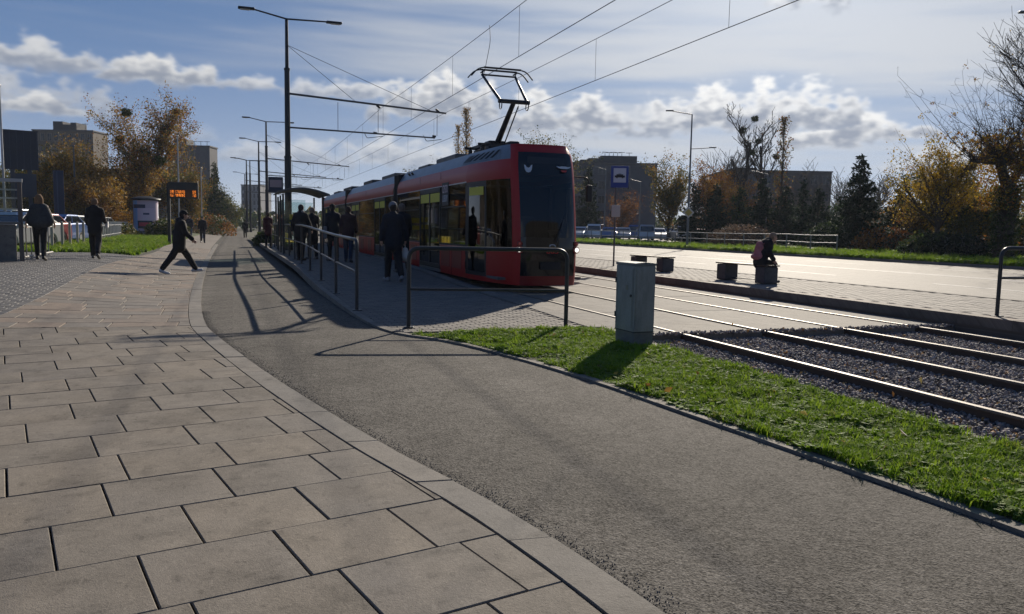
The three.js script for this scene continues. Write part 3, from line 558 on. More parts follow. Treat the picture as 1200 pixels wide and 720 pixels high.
    for (const k of [1]) mesh('mirror', [pipe([[k * 0.84, 2.78, -18.05], [k * 1.22, 2.74, -17.75], [k * 1.28, 2.6, -17.75]], 0.016, 6, 4, 0.06), rbox(0.16, 0.42, 0.1, 0.04, k * 1.28, 2.36, -17.75)], mat.blackPlastic, cab);
    mesh('coupler_cover', box(0.5, 0.18, 0.012, 0, 0.66, -16.94, 0, -0.05), mat.rubber, cab);
  }
  // body sections behind the nose
  const side = (k) => (zz, y) => [k * HW * widthAt(y), y, zz];
  const glassZ = (k, z0, z1, y0, y1, out = 0.0) => grid([z0, z1], [y0, (y0 + y1) / 2, y1], side(k), 0).translate(k * out, 0, 0);
  function section(z0, z1, leftPlan, rightPlan) {            // z0 front, z1 rear; plan: list of [kind, from, to] along -z
    const body = mesh('body', [-1, 1].flatMap((k) => [grid([z0, z1], [2.64, 2.8, 2.95, 3.1], side(k))]), red, tram);
    mesh('roof', [grid([z0, z1], [3.1, 3.2, 3.3, 3.38, 3.43, 3.45], (zz, y) => [-HW * widthAt(y), y, zz]), grid([z0, z1], [3.1, 3.2, 3.3, 3.38, 3.43, 3.45], (zz, y) => [HW * widthAt(y), y, zz]), box(HW * 2 * widthAt(3.45) + 0.01, 0.02, Math.abs(z1 - z0), 0, 3.445, (z0 + z1) / 2)], roofPaint, tram);
    mesh('white_line', [-1, 1].map((k) => box(0.012, 0.028, Math.abs(z1 - z0), k * (HW * widthAt(2.66) + 0.004), 2.655, (z0 + z1) / 2)), whiteTrim, body);
    mesh('ceiling', box(HW * 2 - 0.12, 0.03, Math.abs(z1 - z0), 0, 2.6, (z0 + z1) / 2), interiorGrey, body);
    mesh('floor', box(HW * 2 - 0.06, 0.05, Math.abs(z1 - z0) - 0.02, 0, 0.33, (z0 + z1) / 2), floorGrey, body);
    mesh('underframe', box(HW * 2 - 0.5, 0.2, Math.abs(z1 - z0) - 0.4, 0, 0.2, (z0 + z1) / 2), mat.rubber, body);
    [[-1, leftPlan], [1, rightPlan]].forEach(([k, plan]) => plan.forEach(([kind, a, b]) => {
      const w = Math.abs(b - a), zc = (a + b) / 2, xo = k * HW;
      if (kind === 'window') {
        mesh('side_panel', [grid([a, b], [0.2, 0.35, 0.5, 0.75, 1.0], side(k))], red, tram);
        const fr = mesh('window', [box(0.05, 0.06, w, xo - k * 0.03, 1.03, zc), box(0.05, 0.34, w, xo - k * 0.05, 2.47, zc), box(0.05, 1.6, 0.07, xo - k * 0.04, 1.83, a - 0.035), box(0.05, 1.6, 0.07, xo - k * 0.04, 1.83, b + 0.035)], mat.blackPlastic, tram);
        mesh('pane', glassZ(k, a - 0.01, b + 0.01, 1.005, 2.638, -0.002), mat.darkTint, fr);
        mesh('trim_line', box(0.01, 0.02, w, xo + k * 0.004, 0.995, zc), M([0.5, 0.16, 0.18], 0.4), fr);
        if (w > 2.4) mesh('vent_bar', box(0.03, 0.03, w - 0.2, xo - k * 0.02, 2.05, zc), mat.blackPlastic, fr);
        // seats seen through the pane
        for (let q = a - 0.5; q > b + 0.3; q -= 0.85) mesh('seat', [rbox(0.9, 0.1, 0.42, 0.04, xo - k * 0.62, 0.82, q), rbox(0.9, 0.62, 0.09, 0.04, xo - k * 0.62, 1.15, q + 0.2)], seatCloth, tram);
      } else {
        const d = mesh('door', [box(0.06, 2.36, 0.07, xo - k * 0.03, 1.46, a - 0.035), box(0.06, 2.36, 0.07, xo - k * 0.03, 1.46, b + 0.035), box(0.06, 0.13, w, xo - k * 0.03, 2.58, zc), box(0.06, 0.12, w - 0.15, xo - k * 0.03, 0.36, zc), box(0.06, 2.1, 0.08, xo - k * 0.03, 1.46, zc)], mat.blackPlastic, tram);
        for (const [p, q] of [[a - 0.075, zc + 0.045], [zc - 0.045, b + 0.075]]) mesh('door_glass', box(0.012, 2.08, Math.abs(q - p) - 0.01, xo - k * 0.028, 1.465, (p + q) / 2), mat.tint, d);
        mesh('sill', box(0.05, 0.08, w, xo - k * 0.03, 0.24, zc), mat.galv, d);
        for (const hz of [a - 0.2, b + 0.2]) mesh('handrail', bar([xo - k * 0.3, 0.4, hz], [xo - k * 0.3, 2.6, hz], 0.017), yellowPole, d);
        if (k < 0) for (const [p, q] of [[a - 0.12, zc + 0.09], [zc - 0.09, b + 0.12]]) if (w > 2.2 || p === a - 0.12) mesh('yellow_panel', box(0.006, 0.26, Math.abs(q - p), xo - k * 0.012, 2.36, (p + q) / 2), yellow, d);
      }
    }));
    return body;
  }
  const S1 = [-19.9, -29.1], S2 = [-29.9, -43.2], S3 = [-43.9, -56.0];
  const b1 = section(...S1, [['window', -19.9, -22.6], ['door', -22.6, -25.3], ['window', -25.3, -29.1]], [['window', -19.9, -22.6], ['door', -22.6, -25.3], ['window', -25.3, -29.1]]);
  section(...S2, [['window', -29.9, -31.6], ['door', -31.6, -34.2], ['window', -34.2, -38.6], ['door', -38.6, -41.2], ['window', -41.2, -43.2]], [['window', -29.9, -36.5], ['window', -36.5, -43.2]]);
  section(...S3, [['window', -43.9, -46.5], ['door', -46.5, -49.2], ['window', -49.2, -52.5], ['door', -52.5, -54.4], ['window', -54.4, -56]], [['window', -43.9, -50], ['window', -50, -56]]);
  // roof over the nose joins the first section
  for (const k of [-1, 1]) mesh('cab_roof_side', grid(sp(k * 0.999, k * sP, 12), [3.1, 3.2, 3.3, 3.38, 3.43, 3.45], noseAt), roofPaint, tram);
  mesh('cab_roof', [ (() => { const s = sp(-0.999, 0.999, 28), pos = [], n = s.length; for (let i = 0; i < n - 1; i++) { const a = noseAt(s[i], 3.45), b = noseAt(s[i + 1], 3.45); pos.push(...a, ...b, 0, 3.455, -19.9); } const g = new THREE.BufferGeometry(); g.setAttribute('position', new THREE.Float32BufferAttribute(pos, 3)); g.setAttribute('uv', new THREE.Float32BufferAttribute(new Float32Array(pos.length / 3 * 2), 2)); g.computeVertexNormals(); return g; })()].map((g) => { g.translate(0, -0.003, 0); return g; }), roofPaint, tram);
  for (const k of [-1, 1]) mesh('cab_door_panel', grid([k * 1, k * 0.985], [0.2, 1, 2, 2.64], noseAt), mat.blackPlastic, tram);
  mesh('cab_floor', box(2.1, 0.06, 2.6, 0, 0.33, -18.9), floorGrey, tram); mesh('cab_ceiling', box(1.5, 0.03, 2.0, 0, 2.75, -19.2), interiorGrey, tram); mesh('cab_wall', box(2.2, 2.2, 0.05, 0, 1.45, -19.95), mat.blackPlastic, tram);
  mesh('end_wall', box(HW * 2 - 0.02, 3.1, 0.06, 0, 1.8, -56.02), red, tram);
  // articulations
  for (const [a, b] of [[S1[1], S2[0]], [S2[1], S3[0]]]) { const gs = []; for (let q = 0; q < 5; q++) { const z = lerp(a, b, (q + 0.5) / 5); gs.push(rbox(HW * 2 - 0.08 - (q % 2) * 0.06, 3.0, Math.abs(b - a) / 5 + 0.01, 0.05, 0, 1.88, z)); } mesh('bellows', gs, mat.rubber, tram); }
  // ventilation grille on the sloped roof edge near the front
  { // slotted grille on the sloped shoulder, running forward on to the nose
    const at = (u, y) => u < 0 ? noseAt(-(1 + u), y) : [-HW * widthAt(y), y, -19.9 - u * 2.2], strip = (u0, u1, y0, y1, out) => grid([u0, (u0 + u1) / 2, u1], [y0, (y0 + y1) / 2, y1], (u, y) => at(u + (y - 3.24) * -0.5, y), 0).translate(-out * 0.8, out, 0);
    const v = mesh('roof_vent', grid(sp(-0.4, 0.35, 10), [3.13, 3.2, 3.28, 3.36], at).translate(-0.008, 0.008, 0), roofPaint, tram);
    for (let q = 0; q < 8; q++) { const u = -0.36 + q * 0.082; mesh('vent_slot', strip(u, u + 0.04, 3.155, 3.335, 0.016), mat.rubber, v); }
  }
  for (const z of [-27.2, -27.7]) mesh('roof_hatch', box(0.02, 0.16, 0.25).rotateZ(0.62).translate(-HW * widthAt(3.25) - 0.004, 3.27, z), mat.blackPlastic, tram);
  // roof boxes
  for (const [z, L, h, m] of [[-24.2, 2.4, 0.2, mat.greySteel], [-27.3, 1.6, 0.14, mat.darkSteel], [-34, 3.0, 0.2, mat.greySteel], [-39.5, 2.6, 0.22, mat.darkSteel], [-47, 3.4, 0.22, mat.darkSteel], [-52.5, 2.4, 0.18, mat.greySteel]]) mesh('roof_box', rbox(1.3, h, L, 0.05, 0, 3.46 + h / 2, z), m, tram);
  // lettering on the dark panel near the front
  { const g = textPlane('CZYSTO', 0.62, 0.3, '#d9c3c8', null, 0.95), g2 = textPlane('LUBIMY', 0.62, 0.26, '#b9bec6', null, 0.95); const m2 = textMat.pop(), m1 = textMat.pop();
    for (const [q, m, y] of [[g, m1, 2.56], [g2, m2, 2.3]]) { q.rotateY(-Math.PI / 2); q.translate(-HW - 0.012, y, -22.0); mesh('lettering', q, m, tram); }
    mesh('letter_panel', box(0.008, 0.64, 0.74, -HW - 0.003, 2.42, -22.0), mat.blackPlastic, tram); }
  // seams between body panels and a grab line of rivets along the skirt
  for (const z of [-21.25, -27.2, -30.75, -36.4, -42.2, -45.2, -50.9]) mesh('panel_seam', box(0.006, 0.78, 0.014, -HW + 0.0, 0.61, z), mat.rubber, tram);
  for (const z of [-22.6, -25.3, -36.5]) mesh('panel_seam', box(0.006, 0.4, 0.012, -HW * widthAt(2.85) + 0.004, 2.84, z), mat.rubber, tram);
  mesh('destination_display', grid(sp(-0.2, 0.2, 8), [2.98, 3.06, 3.14], noseAt, 0.004), M([0.02, 0.021, 0.024], 0.25), cab);
  // skirt hatches, wheels
  for (const z of [-20.7, -21.9, -26.2, -28.1, -35.4, -37.6, -42.3, -45.2]) mesh('hatch', rbox(0.014, 0.5, 0.95, 0.005, -HW - 0.0, 0.66, z), redDark, tram);
  for (const z of [-21.2, -23.0, -36.2, -38.0, -50, -51.8]) for (const k of [-1, 1]) mesh('wheel', new THREE.CylinderGeometry(0.29, 0.29, 0.12, 20).rotateZ(Math.PI / 2).translate(k * 0.72, 0.325, z), mat.railRust, tram);
  // a few passengers' shapes are left to the people section; pantograph
  const pz = -20.9, pan = mesh('pantograph', [
    box(1.5, 0.07, 0.08, 0, 3.68, pz + 0.55), box(1.5, 0.07, 0.08, 0, 3.68, pz - 0.75), box(0.07, 0.07, 1.4, -0.55, 3.68, pz - 0.1), box(0.07, 0.07, 1.4, 0.55, 3.68, pz - 0.1), rbox(0.5, 0.26, 0.5, 0.05, 0, 3.74, pz - 0.35), rbox(0.3, 0.2, 0.6, 0.05, 0.3, 3.72, pz + 0.15), rbox(0.7, 0.18, 0.9, 0.04, -0.1, 3.56, pz - 0.5),
    ...[[-0.6, 0.5], [0.6, 0.5], [-0.6, -0.7], [0.6, -0.7]].map(([x, z]) => bar([x, 3.45, pz + z], [x, 3.66, pz + z], 0.07, 0.05))], mat.blackPlastic, tram);
  const el = [0, 4.72, pz + 1.2], hd = [0, 5.62, pz + 0.05];
  mesh('lower_arm', [bar([0, 3.72, pz - 0.25], el, 0.085, 0.06, 10), bar([0.12, 3.72, pz + 0.05], [0.1, 4.6, pz + 1.25], 0.018)], mat.blackPlastic, pan);
  mesh('knuckle', [bar([-0.42, el[1], el[2]], [0.42, el[1], el[2]], 0.055), ...[-0.36, 0.36].map((x) => { const t = new THREE.TorusGeometry(0.1, 0.014, 6, 14); t.rotateY(Math.PI / 2); t.translate(x, el[1] - 0.1, el[2]); return G(t); })], mat.blackPlastic, pan);
  mesh('upper_arm', [bar([-0.36, el[1], el[2]], [-0.52, hd[1] - 0.06, hd[2]], 0.042, 0.032), bar([0.36, el[1], el[2]], [0.42, hd[1] - 0.06, hd[2]], 0.042, 0.032), bar([-0.5, hd[1] - 0.06, hd[2]], [0.42, hd[1] - 0.06, hd[2]], 0.024)], mat.blackPlastic, pan);
  mesh('collector_head', [...[-0.17, 0.17].map((z) => mergeGeometries([rbox(1.05, 0.045, 0.06, 0.015, 0, hd[1] + 0.1, hd[2] + z), pipe([[-0.5, hd[1] + 0.1, hd[2] + z], [-0.68, hd[1] + 0.06, hd[2] + z], [-0.86, hd[1] - 0.14, hd[2] + z]], 0.018, 6, 4, 0.1), pipe([[0.5, hd[1] + 0.1, hd[2] + z], [0.68, hd[1] + 0.06, hd[2] + z], [0.86, hd[1] - 0.14, hd[2] + z]], 0.018, 6, 4, 0.1)])), bar([-0.5, hd[1] + 0.02, hd[2] - 0.17], [-0.5, hd[1] + 0.02, hd[2] + 0.17], 0.02), bar([0.42, hd[1] + 0.02, hd[2] - 0.17], [0.42, hd[1] + 0.02, hd[2] + 0.17], 0.02), bar([-0.5, hd[1] - 0.06, hd[2]], [-0.5, hd[1] + 0.09, hd[2]], 0.02), bar([0.42, hd[1] - 0.06, hd[2]], [0.42, hd[1] + 0.09, hd[2]], 0.02)], mat.blackPlastic, pan);
}
// ------------------------------------------------------------------ railings, cabinet, benches
{
  const t = thing('platform_railing', 'long dark steel tube railing with mid rail between cycle path and stop platform', 'railing');
  const x = 1.95, z0 = -13.7, n = 13, step = 3.0, top = (z) => platformY(z) + 1.2;
  for (let i = 0; i < n; i++) { const z = z0 - i * step, y = platformY(z); const p = mesh('post', i ? bar([x, y, z], [x, top(z), z], 0.03, 0.03, 10) : pipe([[x, y, z], [x, top(z), z], [x, top(z - 0.6), z - 0.6]], 0.03, 10, 6, 0.14), mat.darkSteel, t); mesh('base_plate', rbox(0.16, 0.014, 0.16, 0.004, x, y + 0.008, z, 0, 1), mat.darkSteel, p); }
  for (let i = 0; i < n - 1; i++) { const a = z0 - i * step - (i ? 0 : 0.6), b = z0 - (i + 1) * step; mesh('top_rail', bar([x, top(a), a], [x, top(b), b], 0.03, 0.03, 10, true), M([0.07, 0.078, 0.088], 0.3, { metalness: 0.5 }), t); const a2 = z0 - i * step; mesh('mid_rail', bar([x, top(a2) - 0.55, a2], [x, top(b) - 0.55, b], 0.021, 0.021, 8, true), mat.darkSteel, t); }
}
const hoopSteel = M([0.028, 0.034, 0.04], 0.4, { metalness: 0.3 });
function hoop(label, a, b, h, extra) {
  const t = thing('hoop_barrier', label, 'barrier', a, Math.atan2(-(b[2] - a[2]), b[0] - a[0]), 'hoop barriers'), L = Math.hypot(b[0] - a[0], b[2] - a[2]);
  mesh('hoop', pipe([[0, -0.02, 0], [0, h, 0], [L, h, 0], [L, -0.02, 0]], 0.031, 12, 8, 0.17), hoopSteel, t);
  mesh('mid_rail', bar([0, extra, 0], [L, extra, 0], 0.02, 0.02, 10, true), hoopSteel, t);
  for (const x of [0, L]) mesh('base_plate', rbox(0.14, 0.014, 0.14, 0.004, x, 0.006, 0, 0, 1), hoopSteel, t);
}
hoop('dark steel hoop barrier at the end of the platform by the grass', [2.38, 0.03, -11.45], [4.66, 0.03, -10.95], 1.16, 0.56);
hoop('dark steel hoop barrier on the pale island platform beside the road', [11.62, ISLAND_Y, -9.56], [13.9, ISLAND_Y, -9.3], 1.1, 0.62);
{
  const t = thing('utility_cabinet', 'slim grey utility cabinet with a flat lid standing in the grass', 'cabinet', [4.84, 0, -9.13], 0.06), w = 0.3, d = 0.47, paint = M([0.27, 0.295, 0.3], 0.55, { map: dirt, bumpMap: slabBump, bumpScale: 0.0006 });
  mesh('plinth', box(w - 0.02, 0.24, d - 0.02, 0, 0.1, 0), M([0.15, 0.165, 0.17], 0.7, { map: dirt }), t);
  mesh('cabinet_body', rbox(w, 0.84, d, 0.012, 0, 0.64, 0), paint, t);
  mesh('lid', prism([[-w / 2 - 0.003, 0], [w / 2 + 0.003, 0], [w / 2 + 0.003, 0.028], [0, 0.04], [-w / 2 - 0.003, 0.028]], d + 0.006, 0.002).translate(0, 1.063, -d / 2 - 0.003), M([0.19, 0.21, 0.215], 0.5, { map: dirt }), t);
  const dr = mesh('door', [box(0.006, 0.76, d - 0.06, -w / 2 - 0.004, 0.65, 0), ...[-1, 1].map((k) => box(0.008, 0.72, 0.012, -w / 2 - 0.008, 0.65, k * (d / 2 - 0.05)))], paint, t);
  mesh('lock', bar([-w / 2 - 0.005, 0.68, 0.17], [-w / 2 - 0.024, 0.68, 0.17], 0.018), mat.darkSteel, dr);
  for (const y of [0.42, 0.86]) mesh('hinge', box(0.014, 0.07, 0.02, -w / 2 - 0.008, y, -d / 2 + 0.015), mat.darkSteel, dr);
  mesh('front_panel', box(w - 0.05, 0.76, 0.006, 0, 0.65, d / 2 + 0.004), paint, t);
  mesh('joint_strip', box(w + 0.006, 0.012, d + 0.006, 0, 0.225, 0), mat.darkSteel, t);
  mesh('sticker', box(0.004, 0.06, 0.05, -w / 2 - 0.01, 0.78, 0.06), M([0.2, 0.2, 0.17], 0.7), t);
}
function bench(label, z, x = 12.55) {
  const t = thing('platform_bench', label, 'bench', [x, ISLAND_Y, z], 0.06, 'benches on the island platform'), conc = M([0.085, 0.09, 0.1], 0.8, { map: slabGrain, bumpMap: slabBump, bumpScale: 0.002 });
  for (const k of [-1, 1]) mesh('concrete_block', rbox(0.42, 0.42, 0.38, 0.03, 0, 0.22, k * 0.78), conc, t);
  for (let q = 0; q < 4; q++) mesh('seat_slat', rbox(0.1, 0.035, 2.0, 0.008, -0.18 + q * 0.12, 0.46, 0, 0, 1), M([0.10, 0.075, 0.055], 0.7, { map: barkMap }), t);
  mesh('tie_bar', bar([0.0, 0.08, -0.7], [0.0, 0.08, 0.7], 0.012), mat.darkSteel, t);
}
bench('concrete block bench where a person with a pink backpack sits', -17.62);
bench('empty concrete block bench on the island platform by the stop sign', -22.9, 12.7);
// tram stop sign
{
  const g = groundAt(719, 312, ISLAND_Y), t = thing('stop_sign', 'blue stop sign with white tram symbol panel on a thin grey pole', 'sign', [g.x, ISLAND_Y, g.z], -0.35);
  mesh('pole', bar([0, 0, 0], [0, 3.45, 0], 0.03), mat.greySteel, t);
  const b = mesh('sign_board', rbox(0.62, 0.76, 0.04, 0.015, 0.12, 3.15, 0.05), M([0.012, 0.045, 0.24], 0.45), t);
  mesh('white_panel', box(0.44, 0.5, 0.006, 0.12, 3.2, 0.074), M([0.5, 0.54, 0.6], 0.5), b);
  mesh('tram_symbol', [rbox(0.36, 0.07, 0.006, 0.003, 0.12, 3.16, 0.081, 0, 1), rbox(0.24, 0.04, 0.006, 0.002, 0.12, 3.215, 0.081, 0, 1), box(0.1, 0.014, 0.006, 0.12, 3.25, 0.081), box(0.05, 0.03, 0.006, 0.02, 3.115, 0.081), box(0.05, 0.03, 0.006, 0.22, 3.115, 0.081)], mat.blackPlastic, b);
  mesh('timetable', rbox(0.3, 0.42, 0.05, 0.01, 0.02, 1.95, 0.05), M([0.5, 0.46, 0.42], 0.6), t);
}
// ------------------------------------------------------------------ catenary poles with street lights, wires
const poleSteel = M([0.022, 0.028, 0.034], 0.5, { metalness: 0.25, map: dirt });
function lampHead(parent, [x, y, z], dx, name = 'lamp_head') { const h = mesh(name, [rbox(0.72, 0.1, 0.26, 0.04, x + dx * 0.34, y, z)], poleSteel, parent); mesh('lens', rbox(0.42, 0.03, 0.2, 0.012, x + dx * 0.4, y - 0.058, z), M([0.4, 0.4, 0.38], 0.3), h); }
function catenaryPole(label, x, z, arms, h = 10.85) {
  const t = thing('catenary_pole', label, 'pole', [x, 0, z], 0, 'catenary poles with street lights'), y0 = z < -11 ? platformY(z) : 0;
  mesh('shaft', [bar([0, y0, 0], [0, 4.6, 0], 0.165, 0.155, 14), bar([0, 4.6, 0], [0, 8.6, 0], 0.13, 0.12, 14), bar([0, 8.6, 0], [0, h, 0], 0.085, 0.07, 12), bar([0, 4.56, 0], [0, 4.66, 0], 0.17, 0.17, 14), bar([0, 8.55, 0], [0, 8.65, 0], 0.14, 0.14, 14), bar([0, y0, 0], [0, y0 + 0.35, 0], 0.21, 0.2, 14)], poleSteel, t);
  const la = mesh('lamp_arm', [bar([0, h, 0], [-1.5, h + 0.3, 0], 0.04, 0.035)], poleSteel, t); lampHead(la, [-1.4, h + 0.3, 0], -1);
  const lb = mesh('lamp_arm', [bar([0, h, 0], [1.9, h + 0.05, 0], 0.04, 0.035)], poleSteel, t); lampHead(lb, [1.8, h + 0.04, 0], 1);
  if (arms) {
    const ar = mesh('bracket_arm', [bar([0, 7.52, 0], [7.55, 7.08, 0], 0.05, 0.045)], mat.greySteel, t); 
    mesh('stay_arm', bar([0, 5.98, 0], [7.0, 5.86, 0], 0.04, 0.035), mat.greySteel, t);
    for (const ex of [3.2, 7.0]) mesh('stay_wire', bar([0, 9.7, 0], [ex, 7.48 - ex * 0.058, 0], 0.011), mat.darkSteel, ar);
    for (const [ex, len] of [[2.3, 1.4], [4.2, 1.3], [7.1, 1.2]]) mesh('hanger', bar([ex, 7.4 - ex * 0.058, 0], [ex, 5.96, 0], 0.012), mat.darkSteel, ar);
    for (const wx of [6.8 - x, 9.7 - x]) if (wx < 7.6) { mesh('insulator', bar([wx - 0.3, 7.25, 0], [wx - 0.12, 7.12, 0], 0.05), mat.blackPlastic, ar); mesh('insulator', bar([wx - 0.45, 5.95, 0], [wx - 0.28, 5.93, 0], 0.05), mat.blackPlastic, ar); mesh('registration_arm', pipe([[wx - 0.9, 5.95, 0], [wx - 0.75, 5.68, 0], [wx, 5.8, 0]], 0.016, 6, 4, 0.06), mat.darkSteel, ar); }
  }
}
catenaryPole('tall dark catenary pole with twin street lights beside the shelter', 2.38, -39, true);
catenaryPole('dark catenary pole with twin street lights, second from the shelter', 2.85, -78, true);
catenaryPole('dark catenary pole with twin street lights, third from the shelter', 2.7, -97, true);
catenaryPole('dark catenary pole with twin street lights, fourth from the shelter', 1.65, -119, true, 10.3);
catenaryPole('dark catenary pole with twin street lights, fifth from the shelter', 2.15, -121, false, 10.4);
catenaryPole('dark catenary pole with twin street lights, sixth from the shelter', 1.9, -160, true, 10.8);
const wireMat = M([0.03, 0.032, 0.035], 0.5, { metalness: 0.4 });
for (const [k, x, yc, ym] of [[0, 6.8, 5.79, 7.12], [1, 9.7, 5.70, 6.93]]) {
  const which = k ? 'over the track beside the far platform' : 'over the track the tram stands on', zEnd = -230, yM = (z) => { const u = ((z + 39 + 390) % 39) / 39; return ym - 0.08 + 0.5 * (u - 0.5) * (u - 0.5) * 1.3; };
  tag(mesh('contact_wire', bar([x, yc, 25], [x, yc, zEnd], 0.0095, 0.0095, 6), wireMat), 'straight contact wire ' + which, 'wire', 'overhead wires');
  const pts = []; for (let z = 25; z > zEnd; z -= 3) pts.push(new THREE.Vector3(x, yM(z), z));
  const mw = tag(mesh('messenger_wire', G(new THREE.TubeGeometry(new THREE.CatmullRomCurve3(pts), pts.length * 2, 0.0085, 5)), wireMat), 'sagging messenger wire ' + which, 'wire', 'overhead wires');
  for (let z = -6.4 - k * 1.7, q = 0; z > -140; z -= 6.5, q++) mesh('dropper', bar([x, yc, z], [x, yM(z), z], 0.005, 0.005, 5), wireMat, mw);
  if (!k) mesh('jumper', pipe([[x, ym, -21.9], [x - 0.06, ym - 0.5, -21.6], [x - 0.03, yc + 0.15, -22.2], [x, yc, -22.5]], 0.008, 5, 5, 0.2), wireMat, mw);
}
// ------------------------------------------------------------------ shelter
{
  const zS = -34.2, L = 4.0, W = 1.6, x0 = 1.88, t = thing('tram_shelter', 'glass tram shelter with curved dark roof and yellow seats on the platform', 'shelter', [x0, platformY(zS), zS]);
  for (const [px, pz] of [[0, 0], [W, 0], [0, -L], [W, -L], [0, -L / 2]]) mesh('post', box(0.07, 2.45, 0.07, px, 1.225, pz), mat.darkSteel, t);
  { const n = 10, outer = [], inner = []; for (let i = 0; i <= n; i++) { const u = i / n, px = lerp(-0.2, W + 0.25, u), y = 2.42 + 0.26 * Math.sin(Math.PI * (0.12 + u * 0.86)); outer.push([px, y + 0.035]); inner.unshift([px, y]); } mesh('roof', prism([...outer, ...inner], L + 0.5).translate(0, 0, -L - 0.25), M([0.03, 0.033, 0.036], 0.5), t);
    mesh('roof_edge', prism([...outer.map(([a, b]) => [a, b + 0.012]), ...inner.map(([a, b]) => [a, b - 0.03])], 0.05).translate(0, 0, 0.252), mat.greySteel, t); }
  for (const [a, b] of [[0.02, L / 2 - 0.02], [L / 2 + 0.02, L - 0.02]]) mesh('glass_panel', box(0.01, 1.95, b - a - 0.08, 0, 1.25, -(a + b) / 2), mat.glass, t);
  mesh('glass_panel', box(W - 0.12, 1.95, 0.01, W / 2, 1.25, -L), mat.glass, t); mesh('glass_panel', box(W * 0.55, 1.95, 0.01, W * 0.28, 1.25, 0), mat.glass, t);
  for (let q = 0; q < 4; q++) mesh('seat', [rbox(0.42, 0.05, 0.44, 0.02, 0.4, 0.47, -0.9 - q * 0.6), rbox(0.05, 0.32, 0.44, 0.02, 0.2, 0.68, -0.9 - q * 0.6)], M([0.72, 0.52, 0.02], 0.45), t);
  mesh('seat_beam', box(0.08, 0.08, 2.6, 0.36, 0.38, -1.8), mat.darkSteel, t); mesh('seat_support', box(0.08, 0.38, 0.08, 0.36, 0.19, -1.8), mat.darkSteel, t);
  mesh('notice_board', box(0.9, 0.24, 0.04, 0.95, 1.55, -L + 0.1), M([0.75, 0.6, 0.03], 0.5), t); mesh('notice_board', box(0.9, 0.2, 0.04, 0.95, 1.2, -L + 0.1), M([0.75, 0.6, 0.03], 0.5), t);
}
{ // advertising panel on a pole further along the stop
  const t = thing('panel_sign', 'dark framed panel sign on a pole behind the shelter', 'sign', [2.15, platformY(-46), -46]);
  mesh('pole', bar([0, 0, 0], [0, 3, 0], 0.05), mat.darkSteel, t); mesh('frame', rbox(0.78, 0.86, 0.1, 0.02, 0, 3.35, 0), M([0.02, 0.03, 0.06], 0.5), t); mesh('face', box(0.62, 0.4, 0.01, 0, 3.42, 0.056), M([0.35, 0.26, 0.27], 0.5), t);
}
// ------------------------------------------------------------------ left side: display, column, bollards, fence, boards
{
  const g = distAt(198, 260, 46), t = thing('departure_display', 'black departure display with glowing orange lettering on a post', 'display', [g.x, leftRise(g.x, g.z), g.z], -0.08);
  mesh('post', box(0.16, 3.5, 0.16, 0, 1.75, 0), mat.blackPlastic, t); mesh('housing', rbox(1.6, 0.92, 0.22, 0.03, 0.8, 3.1, 0), mat.blackPlastic, t);
  const c = document.createElement('canvas'); c.width = 256; c.height = 64; const x = c.getContext('2d'); x.fillStyle = '#120600'; x.fillRect(0, 0, 256, 64); x.fillStyle = '#ff8a2a'; const dr = rand(9); for (let row = 0; row < 2; row++) for (let cx = 0; cx < 62; cx++) { if ((cx > 8 && cx < 13) || (cx > 34 && cx < 54) || cx % 4 === 3) continue; for (let cy = 0; cy < 7; cy++) if (dr() < 0.62) x.fillRect(4 + cx * 4, 4 + row * 31 + cy * 3.7, 3.4, 3.1); }
  const tx = new THREE.CanvasTexture(c); tx.colorSpace = THREE.SRGBColorSpace;
  mesh('screen', box(1.42, 0.4, 0.012, 0.8, 2.92, 0.118), new THREE.MeshStandardMaterial({ color: 0x090402, emissive: 0xffffff, emissiveMap: tx, emissiveIntensity: 1.5, roughness: 0.4 }), t);
}
{
  const g = distAt(171, 262, 68), y = leftRise(g.x, g.z), t = thing('advertising_column', 'round advertising column with pale and blue posters and flat dark cap', 'column', [g.x, y, g.z]), R = 0.98;
  const c = document.createElement('canvas'); c.width = 1024; c.height = 512; const x = c.getContext('2d');
  x.fillStyle = '#b9a6b8'; x.fillRect(0, 0, 1024, 512); x.fillStyle = '#4f7fc0'; x.fillRect(600, 0, 90, 512); x.fillStyle = '#7aa3d8'; x.fillRect(690, 0, 90, 512); x.fillStyle = '#1d2a4a'; x.fillRect(690, 70, 200, 60); x.fillStyle = '#c9b4c6'; x.fillRect(780, 130, 240, 210); x.fillStyle = '#2a2440'; x.fillRect(780, 340, 200, 130); x.fillStyle = '#b8304a'; x.fillRect(800, 370, 150, 60); x.fillStyle = '#3a3f63'; x.fillRect(860, 210, 80, 30); x.fillStyle = '#e8e4ea'; x.fillRect(60, 60, 220, 380); x.fillStyle = '#40557f'; x.fillRect(90, 100, 160, 160); x.fillStyle = '#d9c35a'; x.fillRect(330, 60, 200, 380); x.fillStyle = '#a5322f'; x.fillRect(350, 240, 160, 120);
  const tx = new THREE.CanvasTexture(c); tx.colorSpace = THREE.SRGBColorSpace; tx.wrapS = THREE.RepeatWrapping; tx.offset.x = 0.86;
  mesh('base', lathe([[R + 0.1, 0], [R + 0.1, 0.3], [R, 0.34], [R, 0.4]], 32), mat.greySteel, t);
  mesh('poster_drum', new THREE.CylinderGeometry(R, R, 2.55, 40, 1, true).translate(0, 1.675, 0), new THREE.MeshStandardMaterial({ map: tx, roughness: 0.6 }), t);
  mesh('cap', lathe([[R + 0.02, 2.95], [R + 0.22, 3.0], [R + 0.22, 3.12], [R * 0.5, 3.3], [0, 3.34]], 32), mat.darkSteel, t);
}
